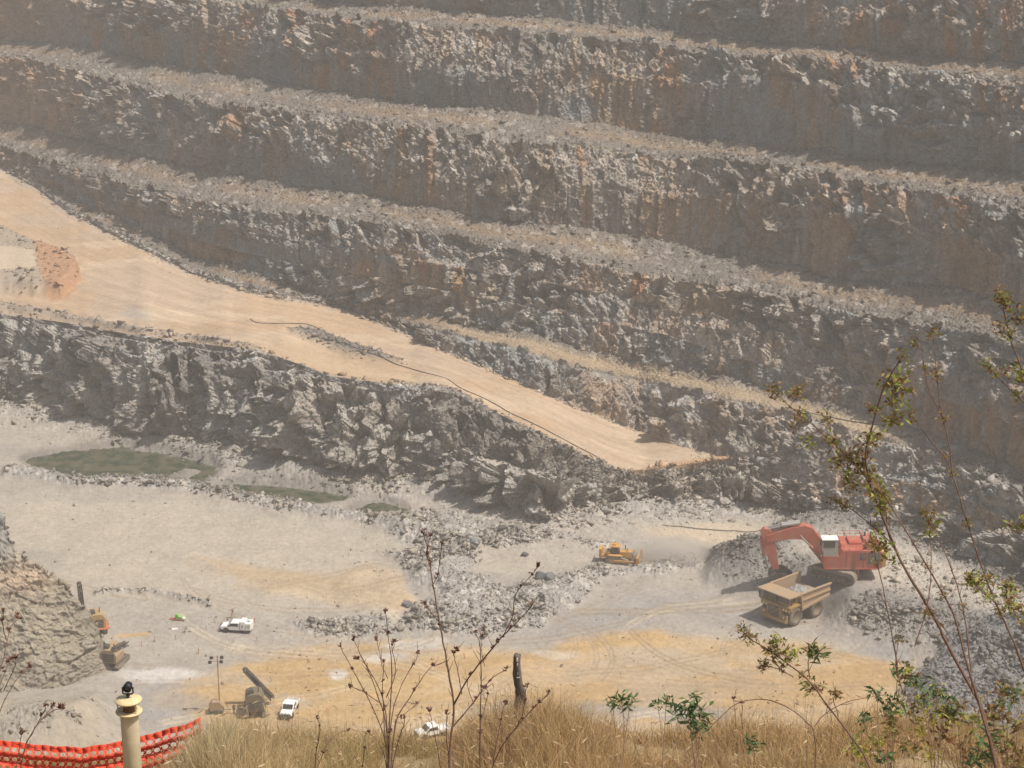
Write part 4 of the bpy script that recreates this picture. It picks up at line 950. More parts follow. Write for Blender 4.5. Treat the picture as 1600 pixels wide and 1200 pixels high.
# ------------------------------------------------------------------ utes
def ute(loc, rz, label, box_back=True, bar=True):
    root = thing('ute', label, 'pickup truck', loc, rz)
    for x_ in (1.55, -1.55):
        for sy in (-1, 1):
            o = MB().lathe([(.18, -.13), (.36, -.13), (.39, -.09), (.39, .09), (.36, .13), (.18, .13)], 20, 'y', (x_, sy*.78, .39)).build('wheel', M_RUBBER, root)
            MB().lathe([(.02, sy*.06), (.20, sy*.12), (.22, sy*.13), (.22, -sy*.05), (.02, -sy*.05)], 14, 'y', (x_, sy*.78, .39)).build('rim', M_GREYP, o)
    MB().box(-2.5, 2.35, -.45, .45, .42, .62).build('chassis', M_DARK, root)
    body = [(2.45, .55), (2.5, .95), (2.35, 1.08), (1.35, 1.18), (.75, 1.76), (-.55, 1.82), (-.70, 1.1), (-.70, .5), (1.05, .5), (1.2, .78), (1.55, .88), (1.9, .78), (2.02, .52)]
    MB().prism(body, -.86, .86).build('body', M_WHITE, root, .05)
    MB().prism([(1.37, 1.22), (.82, 1.73), (.76, 1.72), (1.30, 1.20)], -.74, .74).build('windscreen', M_GLASS, root)
    for sy in (-1, 1):
        MB().prism([(1.15, 1.2), (.70, 1.66), (-.45, 1.70), (-.5, 1.2)], *sorted((sy*.855, sy*.875))).build('side_window', M_GLASS, root)
        MB().box(2.42, 2.52, *sorted((sy*.5, sy*.82)), .78, .95).build('headlight', M_LAMP, root)
        MB().box(.95, 1.1, *sorted((sy*.87, sy*1.1)), 1.15, 1.35).build('mirror', M_DARK, root)
    if bar:
        b_ = MB().box(2.5, 2.62, -.85, .85, .38, .68).box(2.5, 2.56, -.5, .5, .7, .92)
        for y_ in (-.5, 0, .5): b_.tube([(2.6, y_, .6), (2.64, y_, 1.1)], .035, 6)
        b_.tube([(2.58, -.8, .7), (2.64, -.6, 1.1), (2.64, .6, 1.1), (2.58, .8, .7)], .04, 6)
        b_.build('bull_bar', M_DARK, root)
    if box_back:
        MB().box(-2.6, -.75, -.92, .92, .62, .80).build('tray', M_WHITE, root)
        sb = MB().box(-1.62, -.78, -.92, .92, .80, 2.05).build('service_box', M_WHITE, root, .04); sb = MB().box(-2.58, -1.72, -.92, .92, .80, 1.8).build('service_box', M_WHITE, root, .04)
        MB().box(-2.3, -1.9, -.2, .3, 1.8, 1.95).build('roof_hatch', M_GREYP, root)
        for sy in (-1, 1):
            for x_ in (-2.35, -1.35): MB().box(x_, x_+.3, *sorted((sy*.92, sy*.935)), 1.1, 1.5).build('latch_plate', M_GREYP, sb)
    else:
        t_ = MB().box(-2.55, -.75, -.88, .88, .68, .78)
        for sy in (-1, 1): t_.box(-2.55, -.75, *sorted((sy*.84, sy*.90)), .78, 1.12)
        t_.box(-2.55, -2.49, -.84, .84, .78, 1.12); t_.build('tray', M_WHITE, root)
        rk = MB()
        for y_ in (-.8, .8): rk.tube([(-.8, y_, .8), (-.8, y_, 1.9)], .03, 6)
        rk.tube([(-.8, -.8, 1.9), (-.8, .8, 1.9)], .03, 6); rk.build('headboard', M_GREYP, root)
    for sy in (-.72, .72): MB().box(-2.63, -2.605, sy-.12, sy+.12, .64, .78).build('tail_light', M_RED, root)
    return root

# ------------------------------------------------------------------ drill rigs, light tower, small gear
def drill_rig(loc, rz, label, paint, mast, base=(2.6, 2.2, .9), tip=(-.9, 2.2, 5.4), hood=3.1, deck=None):
    """crawler blast-hole drill; x across, y along its length"""
    root = thing('drill_rig', label, 'drill rig', loc, rz)
    for sx_ in (-1, 1):
        prof = [(-1.9, .1), (1.9, .1), (2.25, .45), (2.0, .85), (-2.0, .85), (-2.25, .45)]
        m = MB().prism([(p[0], p[1]) for p in prof], sx_*1.25-.3, sx_*1.25+.3, Matrix.Rotation(math.pi/2, 4, 'Z'))
        for k in range(16): m.box(sx_*1.25-.32, sx_*1.25+.32, -2.0+k*.26, -1.9+k*.26, .03, .92)
        m.build('track', M_TRACK, root)
    MB().box(-1.1, 1.1, -1.6, 1.6, .55, 1.15).build('chassis', M_DARK, root)
    hp = [(-1.35, 1.15), (1.35, 1.15), (1.4, hood*.72), (1.05, hood*.93), (.5, hood), (-.5, hood), (-1.05, hood*.93), (-1.4, hood*.72)]
    hb_ = MB().prism(hp, -2.3, .5).build('engine_housing', paint, root, .06)
    for k in range(4): MB().box(-1.0, 1.0, -2.34, -2.3, 1.35+k*.36, 1.6+k*.36).build('louvre', M_DARK, hb_)
    MB().tube([(.6, -1.2, hood-.1), (.6, -1.2, hood+.75)], .09, 8).build('exhaust_pipe', M_DARK, root)
    MB().box(-.9, -.1, -1.9, -1.0, hood-.1, hood+.55, tx=.05).build('air_cleaner', M_DARK, root)
    cb = MB().box(-1.3, .1, .6, 1.9, 1.15, 3.0, tx=.08).build('cab', paint, root, .04)
    MB().box(-1.18, 0, 1.84, 1.93, 1.9, 2.85).build('cab_window', M_GLASS, cb); MB().box(-1.33, -1.25, .75, 1.75, 1.9, 2.8).build('cab_window', M_GLASS, cb)
    if deck:
        MB().box(-1.7, 1.9, -2.6, -2.3, 1.0, 1.15).box(1.4, 1.95, -2.3, 1.4, 1.0, 1.15).build('walkway', deck, root)
    h = MB()
    for y_ in (-2.4, -1.2, 0.0): h.tube([(1.75, y_, 1.1), (1.75, y_, 2.1)], .03, 5)
    h.tube([(1.75, -2.4, 2.1), (1.75, 0, 2.1)], .03, 5).tube([(1.75, -2.4, 1.6), (1.75, 0, 1.6)], .03, 5).build('handrail', paint, root)
    a, b = Vector(base), Vector(tip); ax = (b-a).normalized(); L_ = (b-a).length
    sd_ = ax.cross(Vector((0, 1, 0))).normalized(); fw = sd_.cross(ax)
    m = MB()
    for i_, j_ in ((-1, -1), (-1, 1), (1, -1), (1, 1)): m.tube([a + sd_*.34*i_ + fw*.34*j_, b + sd_*.28*i_ + fw*.28*j_], .09, 5)
    n = max(4, int(L_/.6))
    for k in range(n):
        p, q = a + ax*L_*k/n, a + ax*L_*(k+1)/n
        for j_ in (-1, 1): m.tube([p - sd_*.28 + fw*.28*j_, q + sd_*.28 + fw*.28*j_], .045, 4); m.tube([p + fw*.28*-j_ + sd_*.28*j_, q + fw*.28*j_ + sd_*.28*j_], .045, 4)
    mo = m.build('mast', mast, root)
    MB().tube([a + ax*.2, b - ax*.3], .13, 8).build('drill_rod', M_DARK, mo)
    f = MB(); c_ = a + ax*L_*.62; f.tube([c_ - ax*.7, c_ + ax*.7], .36, 8).build('rotary_head', M_DARK, mo)
    f = MB(); f.tube([b, b + ax*.25], .33, 8).build('mast_head', M_DARK, mo)
    MB().tube([Vector((0, .4, 2.0)), a + ax*L_*.4], .14, 8).build('mast_cylinder', paint, root)
    return root
def light_tower(loc, rz):
    root = thing('light_tower', 'tan trailer light tower with four dark lamp heads on a tall thin mast', 'light tower', loc, rz)
    MB().prism([(-.95, .5), (.95, .5), (1.0, 1.3), (.55, 1.95), (-.55, 1.95), (-1.0, 1.3)], -.6, .6).build('generator_housing', M_BED, root, .05)
    MB().box(-1.15, 1.15, -.65, .65, .38, .5).tube([(1.1, 0, .45), (2.1, 0, .4)], .05, 6).build('trailer_frame', M_DARK, root)
    for sy in (-1, 1): MB().lathe([(.1, -.1), (.33, -.1), (.35, 0), (.33, .1), (.1, .1)], 16, 'y', (0, sy*.75, .35)).build('wheel', M_RUBBER, root)
    MB().tube([(.55, 0, 1.5), (.55, 0, 4.4)], .10, 8).tube([(.55, 0, 4.2), (.55, 0, 9.2)], .075, 8).build('mast', M_YEL, root)
    MB().tube([(-.55, 0, 8.95), (1.25, 0, 8.95)], .04, 6).tube([(-.75, 0, 8.25), (1.15, 0, 8.25)], .04, 6).build('crossbar', M_YEL, root)
    for x_, z_ in ((-.3, 8.95), (-.55, 8.25), (1.2, 8.95), (1.1, 8.25)):
        o = MB().prism([(x_-.26, z_-.22), (x_+.26, z_-.22), (x_+.26, z_+.22), (x_-.26, z_+.22)], -.28, .12, None, 'y', .6).build('lamp', M_DARK, root)
        MB().box(x_-.22, x_+.22, -.31, -.285, z_-.18, z_+.18).build('lamp_glass', M_GLASS, o)
    return root
def skin_body(name, joints, links, mat, parent, sub=1):
    me = bpy.data.meshes.new(name); me.from_pydata([j[0] for j in joints], links, [])
    o = bpy.data.objects.new(name, me); COL.objects.link(o); o.parent = parent
    m = o.modifiers.new('skin', 'SKIN'); me.skin_vertices or o.data.skin_vertices
    for v, j in zip(me.skin_vertices[0].data, joints): v.radius = (j[1], j[2] if len(j) > 2 else j[1])
    me.skin_vertices[0].data[0].use_root = True
    s_ = o.modifiers.new('sub', 'SUBSURF'); s_.levels = s_.render_levels = sub
    me.materials.append(mat); return o
def person(loc, rz):
    root = thing('person', 'person in dark work clothes standing between the light tower and the drill rig', 'person', loc, rz)
    J = [((0,0,.95), .15, .12), ((0,0,1.15), .145, .11), ((0,0,1.38), .17, .11), ((0,0,1.50), .06), ((0.02,0,1.58), .055),
         ((0,.10,.88), .095), ((.05,.11,.50), .065), ((.02,.11,.10), .05), ((.16,.12,.045), .045),
         ((0,-.10,.88), .095), ((-.10,-.11,.50), .065), ((-.20,-.11,.12), .05), ((-.08,-.12,.05), .045),
         ((0,.21,1.42), .06), ((.02,.26,1.14), .048), ((.14,.24,.90), .038), ((0,-.21,1.42), .06), ((-.04,-.27,1.14), .048), ((.06,-.26,.90), .038)]
    Lk = [(0,1),(1,2),(2,3),(3,4),(0,5),(5,6),(6,7),(7,8),(0,9),(9,10),(10,11),(11,12),(2,13),(13,14),(14,15),(2,16),(16,17),(17,18)]
    cl = plain('dark_work_clothes', (.06, .05, .055), .85, 0, (.2, .12, .09), .5, 3)
    skin_ = plain('skin', (.30, .17, .11), .6, 0, (.25, .13, .08), .3, 8)
    b = skin_body('body', J, Lk, cl, root, 1)
    skin_body('head', [((.02,0,1.60), .06), ((.03,0,1.70), .095, .08), ((.03,0,1.76), .08)], [(0,1),(1,2)], skin_, root, 1)
    MB().lathe([(.13, 1.74), (.125, 1.78), (.10, 1.86), (.03, 1.895)], 16, 'z', (.03, 0, 0)).box(.10, .21, -.08, .08, 1.745, 1.76).build('hard_hat', M_DARK, root)
    for x_, y_ in ((.14, .24), (.06, -.26)):
        h = MB().tube([(x_, y_, .90), (x_+.02, y_, .80)], [.035, .03], 8)
        for k in range(4): h.tube([(x_-.01+k*.018, y_, .81), (x_+k*.020, y_, .745), (x_+.012+k*.02, y_, .70+.008*abs(k-1.5))], [.010, .009, .007], 5)
        h.tube([(x_+.03, y_, .86), (x_+.06, y_, .80), (x_+.065, y_, .765)], [.012, .010, .008], 5); h.build('hand', skin_, root)
    return root
# ================================================================== machines and gear on the pit floor
e = excavator(at(1311, 897, EXC[2]-.05), R(180), R(-32))
haul_truck(at(1237, 962, .03), R(223))
bulldozer(at(966, 877, .2), R(-12)).scale = (.84, .84, .84)
ute(at(370, 986, 0), R(172), 'white ute with two white service boxes standing on the grey floor')
ute(at(453, 1113, 0), R(262), 'white ute with open tray facing the camera beside the drill rig', False)
ute(at(676, 1149, 0), R(205), 'white ute half hidden behind the dry grass below the thorny stems', False)
M_YELD = plain('faded_yellow_paint', (.36, .24, .10), .65, 0, DUSTC, .6, .8)
M_KHAKI = plain('dusty_khaki_paint', (.15, .12, .07), .7, 0, (.15, .13, .10), .8, .8)
drill_rig(at(399, 1112, 0), R(8), 'dark dusty drill rig with its lattice mast leaning left beside the white ute', M_KHAKI, M_DARK, (2.6, 2.2, .9), (-1.3, 2.2, 5.9), 3.9)
drill_rig(at(150, 984, 0), R(20), 'yellow and orange drill rig with a black upright mast behind the rock spur', M_YELD, M_DARK, (-1.6, 2.0, .9), (-1.9, 2.0, 7.6), 3.6, M_ORG2)
drill_rig(at(180, 1037, 0), R(-14), 'tan backed drill rig beside the rock spur with its mast folded down', M_BED, M_DARK, (.9, 2.6, 2.4), (.9, -2.0, 3.5), 3.3)
light_tower(at(338, 1113, 0), R(6))
person(at(366, 1116, 0), R(95))
# survey pegs
def peg(loc, lab, mat, hgt, lean):
    o = MB().tube([(0, 0, -.05), (lean*.6, 0, hgt*.7)], [.05, .045], 6).tube([(lean*.6, 0, hgt*.7), (lean, 0, hgt)], [.075, .07], 6).build('survey_peg', mat)
    o.location = loc; return tag(o, lab, 'peg', 'survey pegs on the pit floor')
for i, (x_, y_) in enumerate([(222,1009),(242,1002),(274,999),(511,1114),(690,1108),(726,1028),(736,1013),(310,1022)]):
    peg(at(x_, y_, 0), 'thin red orange survey peg standing on the pit floor', M_ORG2, .85, .06*((i*7) % 5-2))
for i, (x_, y_) in enumerate([(309,1020),(321,985),(334,974),(363,1006),(400,1002),(417,1049),(422,1065),(430,1083)]):
    peg(at(x_+2, y_, 0), 'thin pale tan survey peg standing on the pit floor', M_BED, .8, .05*((i*5) % 5-2))
peg(at(398, 974, 0), 'thick dark peg standing just behind the white ute with service boxes', M_RED, 1.0, .02)
# small gear on the drill pattern
g_ = thing('pump', 'small bright green pump on an orange skid on the grey floor', 'pump', at(279, 969, 0), R(-5))
MB().box(-.9, .9, -.35, .35, .12, .28).tube([(-1.3, 0, .2), (-.9, 0, .25)], .1, 8).build('skid', M_ORG2, g_)
MB().prism([(-.45, .28), (.55, .28), (.75, .6), (.1, .8), (-.1, 1.15), (-.45, 1.15)], -.35, .35).build('pump_housing', M_GREEN, g_, .04)
MB().tube([(-.9, 0, .3), (-1.2, .2, .35), (-1.5, .1, .1)], .07, 8).build('hose', M_RED, g_); MB().box(.7, 1.1, -.3, .3, .28, .5).build('tool_box', M_WHITE, g_)
s_ = thing('sample_tray', 'small low white tray lying on the grey floor near the pump', 'tray', at(273, 984, 0), R(4))
MB().box(-.45, .45, -.3, .3, 0, .08).box(-.45, -.40, -.3, .3, .08, .22).box(.40, .45, -.3, .3, .08, .22).box(-.40, .40, -.3, -.25, .08, .22).box(-.40, .40, .25, .3, .08, .22).build('tray', M_WHITE, s_)
def tripod(loc, lab, hgt, mat):
    r_ = thing('tripod', lab, 'tripod', loc)
    for k in range(3):
        a = k*2.094+.4; MB().tube([(0, 0, hgt*.9), (math.cos(a)*.5, math.sin(a)*.5, 0)], .05, 6).build('leg', mat, r_)
    MB().box(-.2, .2, -.2, .2, hgt*.88, hgt*1.05).tube([(-.5, 0, hgt*1.0), (.6, .1, hgt*1.25)], .05, 6).build('head', mat, r_)
tripod(at(291, 989, 0), 'small grey tripod standing on the grey floor to the right of the white tray', 1.0, M_GREYP)
tripod(at(364, 966, 0), 'spindly brown tripod standing just behind the white ute with service boxes', 1.5, M_BED)
# boulders large enough to tell apart
def boulder(px, py, r, lab, col, seed, z=None, flat=.75):
    V, Fc = stone_shape(seed, 22, flat)
    m = plain('boulder_stone', col, .95, 0, tuple(c*.6 for c in col), .8, 1.2); o = MB().add([tuple(v) for v in V*r], [tuple(f) for f in Fc]).build('boulder', m)
    bv = o.modifiers.new('edge', 'BEVEL'); bv.width = r*.06; bv.segments = 1
    p = ground_at(px, py) if z is None else z; o.location = p + Vector((0, 0, r*flat*.45)); return tag(o, lab, 'boulder')
boulder(785, 838, 1.15, 'dark grey boulder alone on the rubble below the lowest rock face', (.10, .10, .095), 501)
boulder(742, 861, 1.1, 'grey blue boulder leaning on the rubble left of the bulldozer', (.22, .23, .23), 502)
boulder(732, 856, .8, 'small dark boulder touching the grey blue one on the rubble', (.12, .12, .12), 503)
boulder(820, 869, .8, 'small dark flat boulder on smooth grey ground left of the bulldozer', (.11, .11, .11), 504, None, .55)
boulder(846, 905, 1.4, 'large dark block standing at the top of the central rubble pile', (.15, .15, .15), 505)
boulder(858, 912, 1.2, 'slate grey block at the right shoulder of the central rubble pile', (.19, .19, .19), 506)
boulder(1131, 858, 1.0, 'round dark boulder on the tan ground left of the excavator boom', (.17, .165, .16), 507)
boulder(636, 950, 1.0, 'dark grey boulder at the left end of the central rubble pile', (.16, .16, .155), 508)
boulder(228, 745, .9, 'pale boulder on the bank of the green pond', (.42, .40, .36), 509)
boulder(268, 766, .8, 'pale grey boulder on the rubble bank under the pond', (.40, .38, .34), 510)
boulder(700, 845, .9, 'whitish boulder on the rubble bank right of the ponds', (.45, .43, .39), 511)
# trailing power cables
WPX, WPY = proj(WALL_P); WD = WALL_P[..., 1]
def wall_at(px, py, road_only=False):
    d = (WPX-px)**2 + (WPY-py)**2 + np.where(road < .5, 1e6, 0)*road_only; m = d < d.min()+6
    c = np.argwhere(m); k = c[np.argmin(WD[m])]; return Vector(WALL_P[k[0], k[1]])
def cable(pts, lab, r=.09, road_only=False, lift=.12):
    P = []
    for (x1, y1), (x2, y2) in zip(pts[:-1], pts[1:]):
        n = max(2, int(math.hypot(x2-x1, y2-y1)/9))
        for k in range(n): P.append((x1+(x2-x1)*k/n, y1+(y2-y1)*k/n))
    P.append(pts[-1]); Q = [wall_at(*p, road_only) for p in P]
    Q = [((Q[max(i-1, 0)]+Q[i]*2+Q[min(i+1, len(Q)-1)])/4 if 0 < i < len(Q)-1 else Q[i]) + Vector((0, 0, lift)) for i in range(len(Q))]
    return tag(MB().tube(Q, r, 6).build('cable', M_RUBBER), lab, 'cable')
cable([(392,497),(400,503),(440,504),(480,504),(500,512),(512,525),(540,537),(590,554),(620,568),(660,580),(700,590),(722,606),(760,622),(800,645),(850,668),(900,695),(935,713),(950,722)], 'black cable snaking along the outer edge of the tan haul road', .075, True)
cable([(1230,636),(1270,645),(1330,657),(1380,664)], 'black cable lying along the inner side of the narrow bench', .09)
cable([(1440,696),(1480,712),(1540,735),(1600,752),(1640,765)], 'black cable running along the bench edge at the right', .09)
def fcable(pts, lab):
    Q = []
    for (x1, y1), (x2, y2) in zip(pts[:-1], pts[1:]):
        for k in range(6): Q.append(ground_at(x1+(x2-x1)*k/6, y1+(y2-y1)*k/6) + Vector((0, 0, .14)))
    return tag(MB().tube(Q, .10, 6).build('cable', M_RUBBER), lab, 'cable')
fcable([(1035,824),(1080,828),(1130,832),(1175,834),(1200,836)], 'black cable on the tan ground leading to the excavator')
cable([(468,368),(466,390),(470,420),(474,446)], 'dark cable hanging down the smooth brown rock face', .09, False, .3)
# ================================================================== the rim: monitoring post, barrier fence, wooden post, grass, weeds, shrubs
def rim_z(x_, y_): return HC - float(rimdrop(np.array([x_]), np.array([y_]))[0])
M_CREAM = plain('cream_paint', (.54, .47, .33), .6, 0, (.36, .28, .17), .5, 9)
M_CREAM2 = plain('yellowed_cream_paint', (.62, .51, .29), .6, 0, (.40, .29, .14), .5, 14)
M_BROWNP = plain('brown_rusty_tube', (.17, .085, .045), .8, 0, (.09, .05, .03), .6, 20)
M_BLACKP = plain('black_plastic', (.012, .012, .016), .45, 0, (.06, .05, .05), .2, 20)
M_PRISM = plain('prism_glass', (.015, .014, .03), .08, 0, (.05, .04, .06), .3, 10, .6)
M_NET = plain('orange_barrier_plastic', (.66, .058, .022), .6, 0, (.50, .13, .08), .55, 6)
M_POST = plain('weathered_grey_wood', (.16, .135, .115), .9, 0, (.07, .055, .045), .8, 14)
p = atd(207, 1190, 17.4); zt = atd(207, 1077, 17.4).z; zr = atd(207, 1098.5, 17.4).z; s_ = 17.4/F
post = thing('monitoring_post', 'cream steel post with a yellowed cap disc and a round black prism on top', 'monitoring post', (p.x, p.y, rim_z(p.x, p.y)-.25), R(0))
z0 = post.location.z; zt -= z0; zr -= z0
pr = 14*s_
MB().lathe([(pr, 0), (pr, zr-.02), (pr*.96, zr-.005), (pr*.6, zr-.005)], 40).build('pipe', M_CREAM, post)
MB().lathe([(pr*.9, zr-.012), (20.5*s_, zr-.004), (20.8*s_, zr+.002), (20.5*s_, zr+.008), (pr*.9, zr+.006)], 40).build('lower_ring', M_CREAM2, post)
MB().lathe([(.01, zr+.0), (pr*.62, zr+.0), (pr*.62, zt-.01), (.01, zt-.01)], 28).build('inner_tube', M_BROWNP, post)
for a in (200, 320, 80):
    a = R(a); MB().tube([(math.cos(a)*17*s_, math.sin(a)*17*s_, zr), (math.cos(a)*17*s_, math.sin(a)*17*s_, zt)], .006, 8).build('strut', M_CREAM2, post)
MB().lathe([(.01, zt-.016), (20.2*s_, zt-.016), (20.9*s_, zt-.008), (20.7*s_, zt), (10*s_, zt+.012), (.01, zt+.016)], 44).build('cap', M_CREAM2, post)
zc = zt + 20.5*s_
y_ = MB(); hw = 8.0*s_
y_.tube([(0, 0, zt+.01), (0, 0, zt+9*s_)], .012, 10).tube([(0, 0, zt+6*s_), (0, 0, zt+9.0*s_)], .018, 10)
y_.tube([(-hw, 0, zc), (-hw, 0, zt+11*s_), (-hw*.8, 0, zt+9.2*s_), (hw*.8, 0, zt+9.2*s_), (hw, 0, zt+11*s_), (hw, 0, zc)], .0075, 8).build('yoke', M_BLACKP, post)
Mx = Matrix.Translation((0, 0, zc)) @ Matrix.Rotation(R(-8), 4, 'Z') @ Matrix.Rotation(R(16), 4, 'X')
pz = MB().lathe([(.01, .045), (5.5*s_, .045), (6.8*s_, .01), (6.9*s_, -.028), (6.3*s_, -.028), (5.7*s_, -.012), (.01, -.012)], 32, 'y', M=Mx).build('prism_housing', M_BLACKP, post)
MB().lathe([(.005, -.020), (5.4*s_, -.016), (5.4*s_, -.011), (.005, -.011)], 28, 'y', M=Mx).build('prism_lens', M_PRISM, pz)

# barrier fence: orange netting with oval holes, hung between steel pickets
fx = [(-70,1150),(0,1156),(60,1164),(130,1168),(190,1158),(225,1150),(260,1139),(300,1128),(321,1116)]
DF = 24.0; sc_ = DF/F
fl = np.array([p_[0] for p_ in fx], float); ft = np.array([p_[1] for p_ in fx], float)
fence = thing('barrier_fence', 'sagging orange plastic mesh fence with rows of oval holes behind the cream post', 'fence', atd(100, 1200, DF))
f0 = fence.location
def fpt(px, dn):
    """a point of the netting: px across, dn px below its top edge, pleated and a little slack"""
    ty = np.interp(px, fl, ft); dd = .055*math.sin(dn*2*math.pi/27.0+.7) + .05*math.sin(px*.035) + .02*math.sin(px*.21+dn*.11)
    return atd(px + 1.2*math.sin(dn*.2+px*.05), ty + dn*(1-.0*px) + .8*math.sin(px*.16), DF + dd) - f0
net = MB(); cw = 12.4; rowh = [(0, 9, False)] + [(9+i*14.5, 9+i*14.5+8, True) for i in range(6)] + [(17+i*14.5, 23.5+i*14.5, False) for i in range(6)]
for (t0_, t1_, holed) in rowh:
    for c_ in range(int(391/cw)):
        a, b = -70+c_*cw, -70+(c_+1)*cw
        if not holed:
            q = [fpt(a, t0_), fpt(b, t0_), fpt(b, (t0_+t1_)/2), fpt(b, t1_), fpt(a, t1_), fpt(a, (t0_+t1_)/2)]
            net.add(q, [(0, 1, 2, 5), (5, 2, 3, 4)], True)
        else:
            cx, cy, rx, ry = (a+b)/2, (t0_+t1_)/2, cw*.35, (t1_-t0_)*.42
            n = 12; V = []
            for k in range(n):
                an = 2*math.pi*k/n; ux, uy = math.cos(an), math.sin(an); m_ = max(abs(ux), abs(uy))
                V.append(fpt(cx + ux/m_*cw/2, cy + uy/m_*(t1_-t0_)/2))
            for k in range(n):
                an = 2*math.pi*k/n; V.append(fpt(cx + rx*abs(math.cos(an))**.7*math.copysign(1, math.cos(an)), cy + ry*abs(math.sin(an))**.7*math.copysign(1, math.sin(an))))
            net.add(V, [(k, (k+1) % n, n+(k+1) % n, n+k) for k in range(n)], True)
no = net.build('netting', M_NET, fence); so_ = no.modifiers.new('thick', 'SOLIDIFY'); so_.thickness = .004
for px_, py_ in ((318, 1106), (-62, 1140)):
    b = atd(px_, py_, DF+.05); g = rim_z(b.x, b.y)
    MB().prism([(-.022, 0), (0, .008), (.022, 0), (.004, -.012), (0, -.035), (-.004, -.012)], 0, 1, Matrix.Translation((b.x-f0.x, b.y-f0.y, g-.4-f0.z)) @ Matrix.Rotation(R(90), 4, 'X') @ Matrix.Scale(-1, 4, (0, 1, 0)) @ Matrix.Scale(b.z-g+.4, 4, (0, 1, 0))).build('picket', M_BLACKP, fence)

# old wooden post
b = atd(810, 1120, 25.5); g = rim_z(b.x, b.y); ht = atd(811, 1008, 25.5).z - g
V, Fc, n, L_ = [], [], 14, 26
rr = random.Random(5)
for i in range(L_+1):
    h_ = -.3 + (ht+.3)*i/L_; f_ = i/L_
    for k in range(n):
        a = 2*math.pi*k/n; r_ = (.070 - .015*f_)*(1 + .22*math.sin(a*2+f_*5) + .12*math.sin(a*5+f_*17) + .16*math.sin(f_*19+a)*math.sin(f_*7) + rr.uniform(-.09, .09))
        V.append((.022*math.sin(f_*4.2)+.010*math.sin(f_*13) - .02*f_*0 + r_*math.cos(a), r_*math.sin(a), h_ + (rr.uniform(-.03, .02) if i == L_ else 0)))
for i in range(L_):
    for k in range(n): Fc.append((i*n+k, i*n+(k+1) % n, (i+1)*n+(k+1) % n, (i+1)*n+k))
Fc.append(tuple(L_*n+k for k in range(n)))
wp = thing('wooden_post', 'old weathered grey wooden post with flaking white marks in the dry grass', 'post', (b.x, b.y, g))
MB().add(V, Fc, True).build('trunk', M_POST, wp)
for h_, w_, hh in ((ht-.045, .022, .05), (ht-.11, .014, .04), (ht-.30, .04, .02), (ht-.24, .012, .05)):
    x_ = .018*math.sin((h_+.3)/(ht+.3)*4.2)
    MB().prism([(x_-w_/2, h_-hh/2), (x_+w_/2, h_-hh/2+.004), (x_+w_/2*.8, h_+hh/2), (x_-w_/2, h_+hh/2-.006)], -.068, -.045).build('paint_flake', M_WHITE, wp)

# ---------------------------------------------------------------- dry grass: blades beyond counting
def grassmat(name):
    m, t, b = newmat(name); b.inputs['Roughness'].default_value = .7; b.inputs['Specular IOR Level'].default_value = .2
    a_ = N(t, 'ShaderNodeAttribute'); a_.attribute_name = 'albedo'; t.links.new(a_.outputs['Color'], b.inputs['Base Color'])
    tr = N(t, 'ShaderNodeBsdfTranslucent'); t.links.new(a_.outputs['Color'], tr.inputs['Color'])
    mx = N(t, 'ShaderNodeMixShader'); mx.inputs['Fac'].default_value = .35
    o = t.nodes['Material Output']; t.links.new(b.outputs['BSDF'], mx.inputs[1]); t.links.new(tr.outputs['BSDF'], mx.inputs[2]); t.links.new(mx.outputs['Shader'], o.inputs['Surface'])
    return m
M_GRASS = grassmat('dry_grass_blades'); M_LEAF = grassmat('leaves')
def blades(name, bx, by, hgt, wid, lean, col, mat, seg=3):
    n = len(bx); bz = HC - rimdrop(bx, by) - .03
    az = RNG.uniform(0, 6.283, n); fa = RNG.uniform(0, 6.283, n)
    V = np.zeros((n, seg*2+1, 3))
    for i in range(seg+1):
        f_ = i/seg; off = lean*f_**2
        c = np.stack([bx + np.cos(az)*off, by + np.sin(az)*off, bz + hgt*(f_ - .22*f_**2*(lean/hgt))], -1)
        w_ = wid*(1-f_**1.4)*.5; d = np.stack([np.cos(fa), np.sin(fa), fa*0], -1)*w_[:, None]
        if i < seg: V[:, 2*i] = c-d; V[:, 2*i+1] = c+d
        else: V[:, 2*seg] = c
    base = (np.arange(n)*(seg*2+1))[:, None]
    tri = []
    for i in range(seg-1):
        a = 2*i; tri += [(a, a+1, a+3), (a, a+3, a+2)]
    tri.append((2*seg-2, 2*seg-1, 2*seg))
    Fc = (np.array(tri)[None] + base[:, :, None]).reshape(-1, 3)
    me = bpy.data.meshes.new(name); raw_mesh(me, V.reshape(-1, 3), Fc, np.repeat(col, seg*2+1, 0)); me.materials.append(mat)
    o = bpy.data.objects.new(name, me); COL.objects.link(o); return o
n = 120000
gy_ = 16.5 + 8.6*np.sqrt(RNG.random(n)); gx_ = RNG.uniform(-.40, .40, n)*gy_*1.05
clump = fbm(gx_*1.3, gy_*1.3, gx_*0, 3, 401); cl2 = fbm(gx_*.5, gy_*.5, gx_*0, 2, 403)
keep = clump > .36; gx_, gy_, clump, cl2 = gx_[keep], gy_[keep], clump[keep], cl2[keep]; n = len(gx_)
leftlow = (1-.35*sstep(-4.1, -4.9, gx_))*(1-.55*np.exp(-((gx_+1.05)/.32)**2))
hump_ = np.exp(-((gx_-.35)/1.05)**2)
ragged = fbm(gx_*4, gy_*4, gx_*0, 2, 405)
hg = (.12 + .46*clump + .20*hump_)*RNG.uniform(.5, 1.25, n)*(.6+.8*ragged)*leftlow
c0 = np.array((.57, .40, .20)); 
colr = c0*RNG.uniform(.55, 1.25, (n, 1)); colr = colr*(1-.45*RNG.random((n, 1))*np.array((.1, .35, .6)))
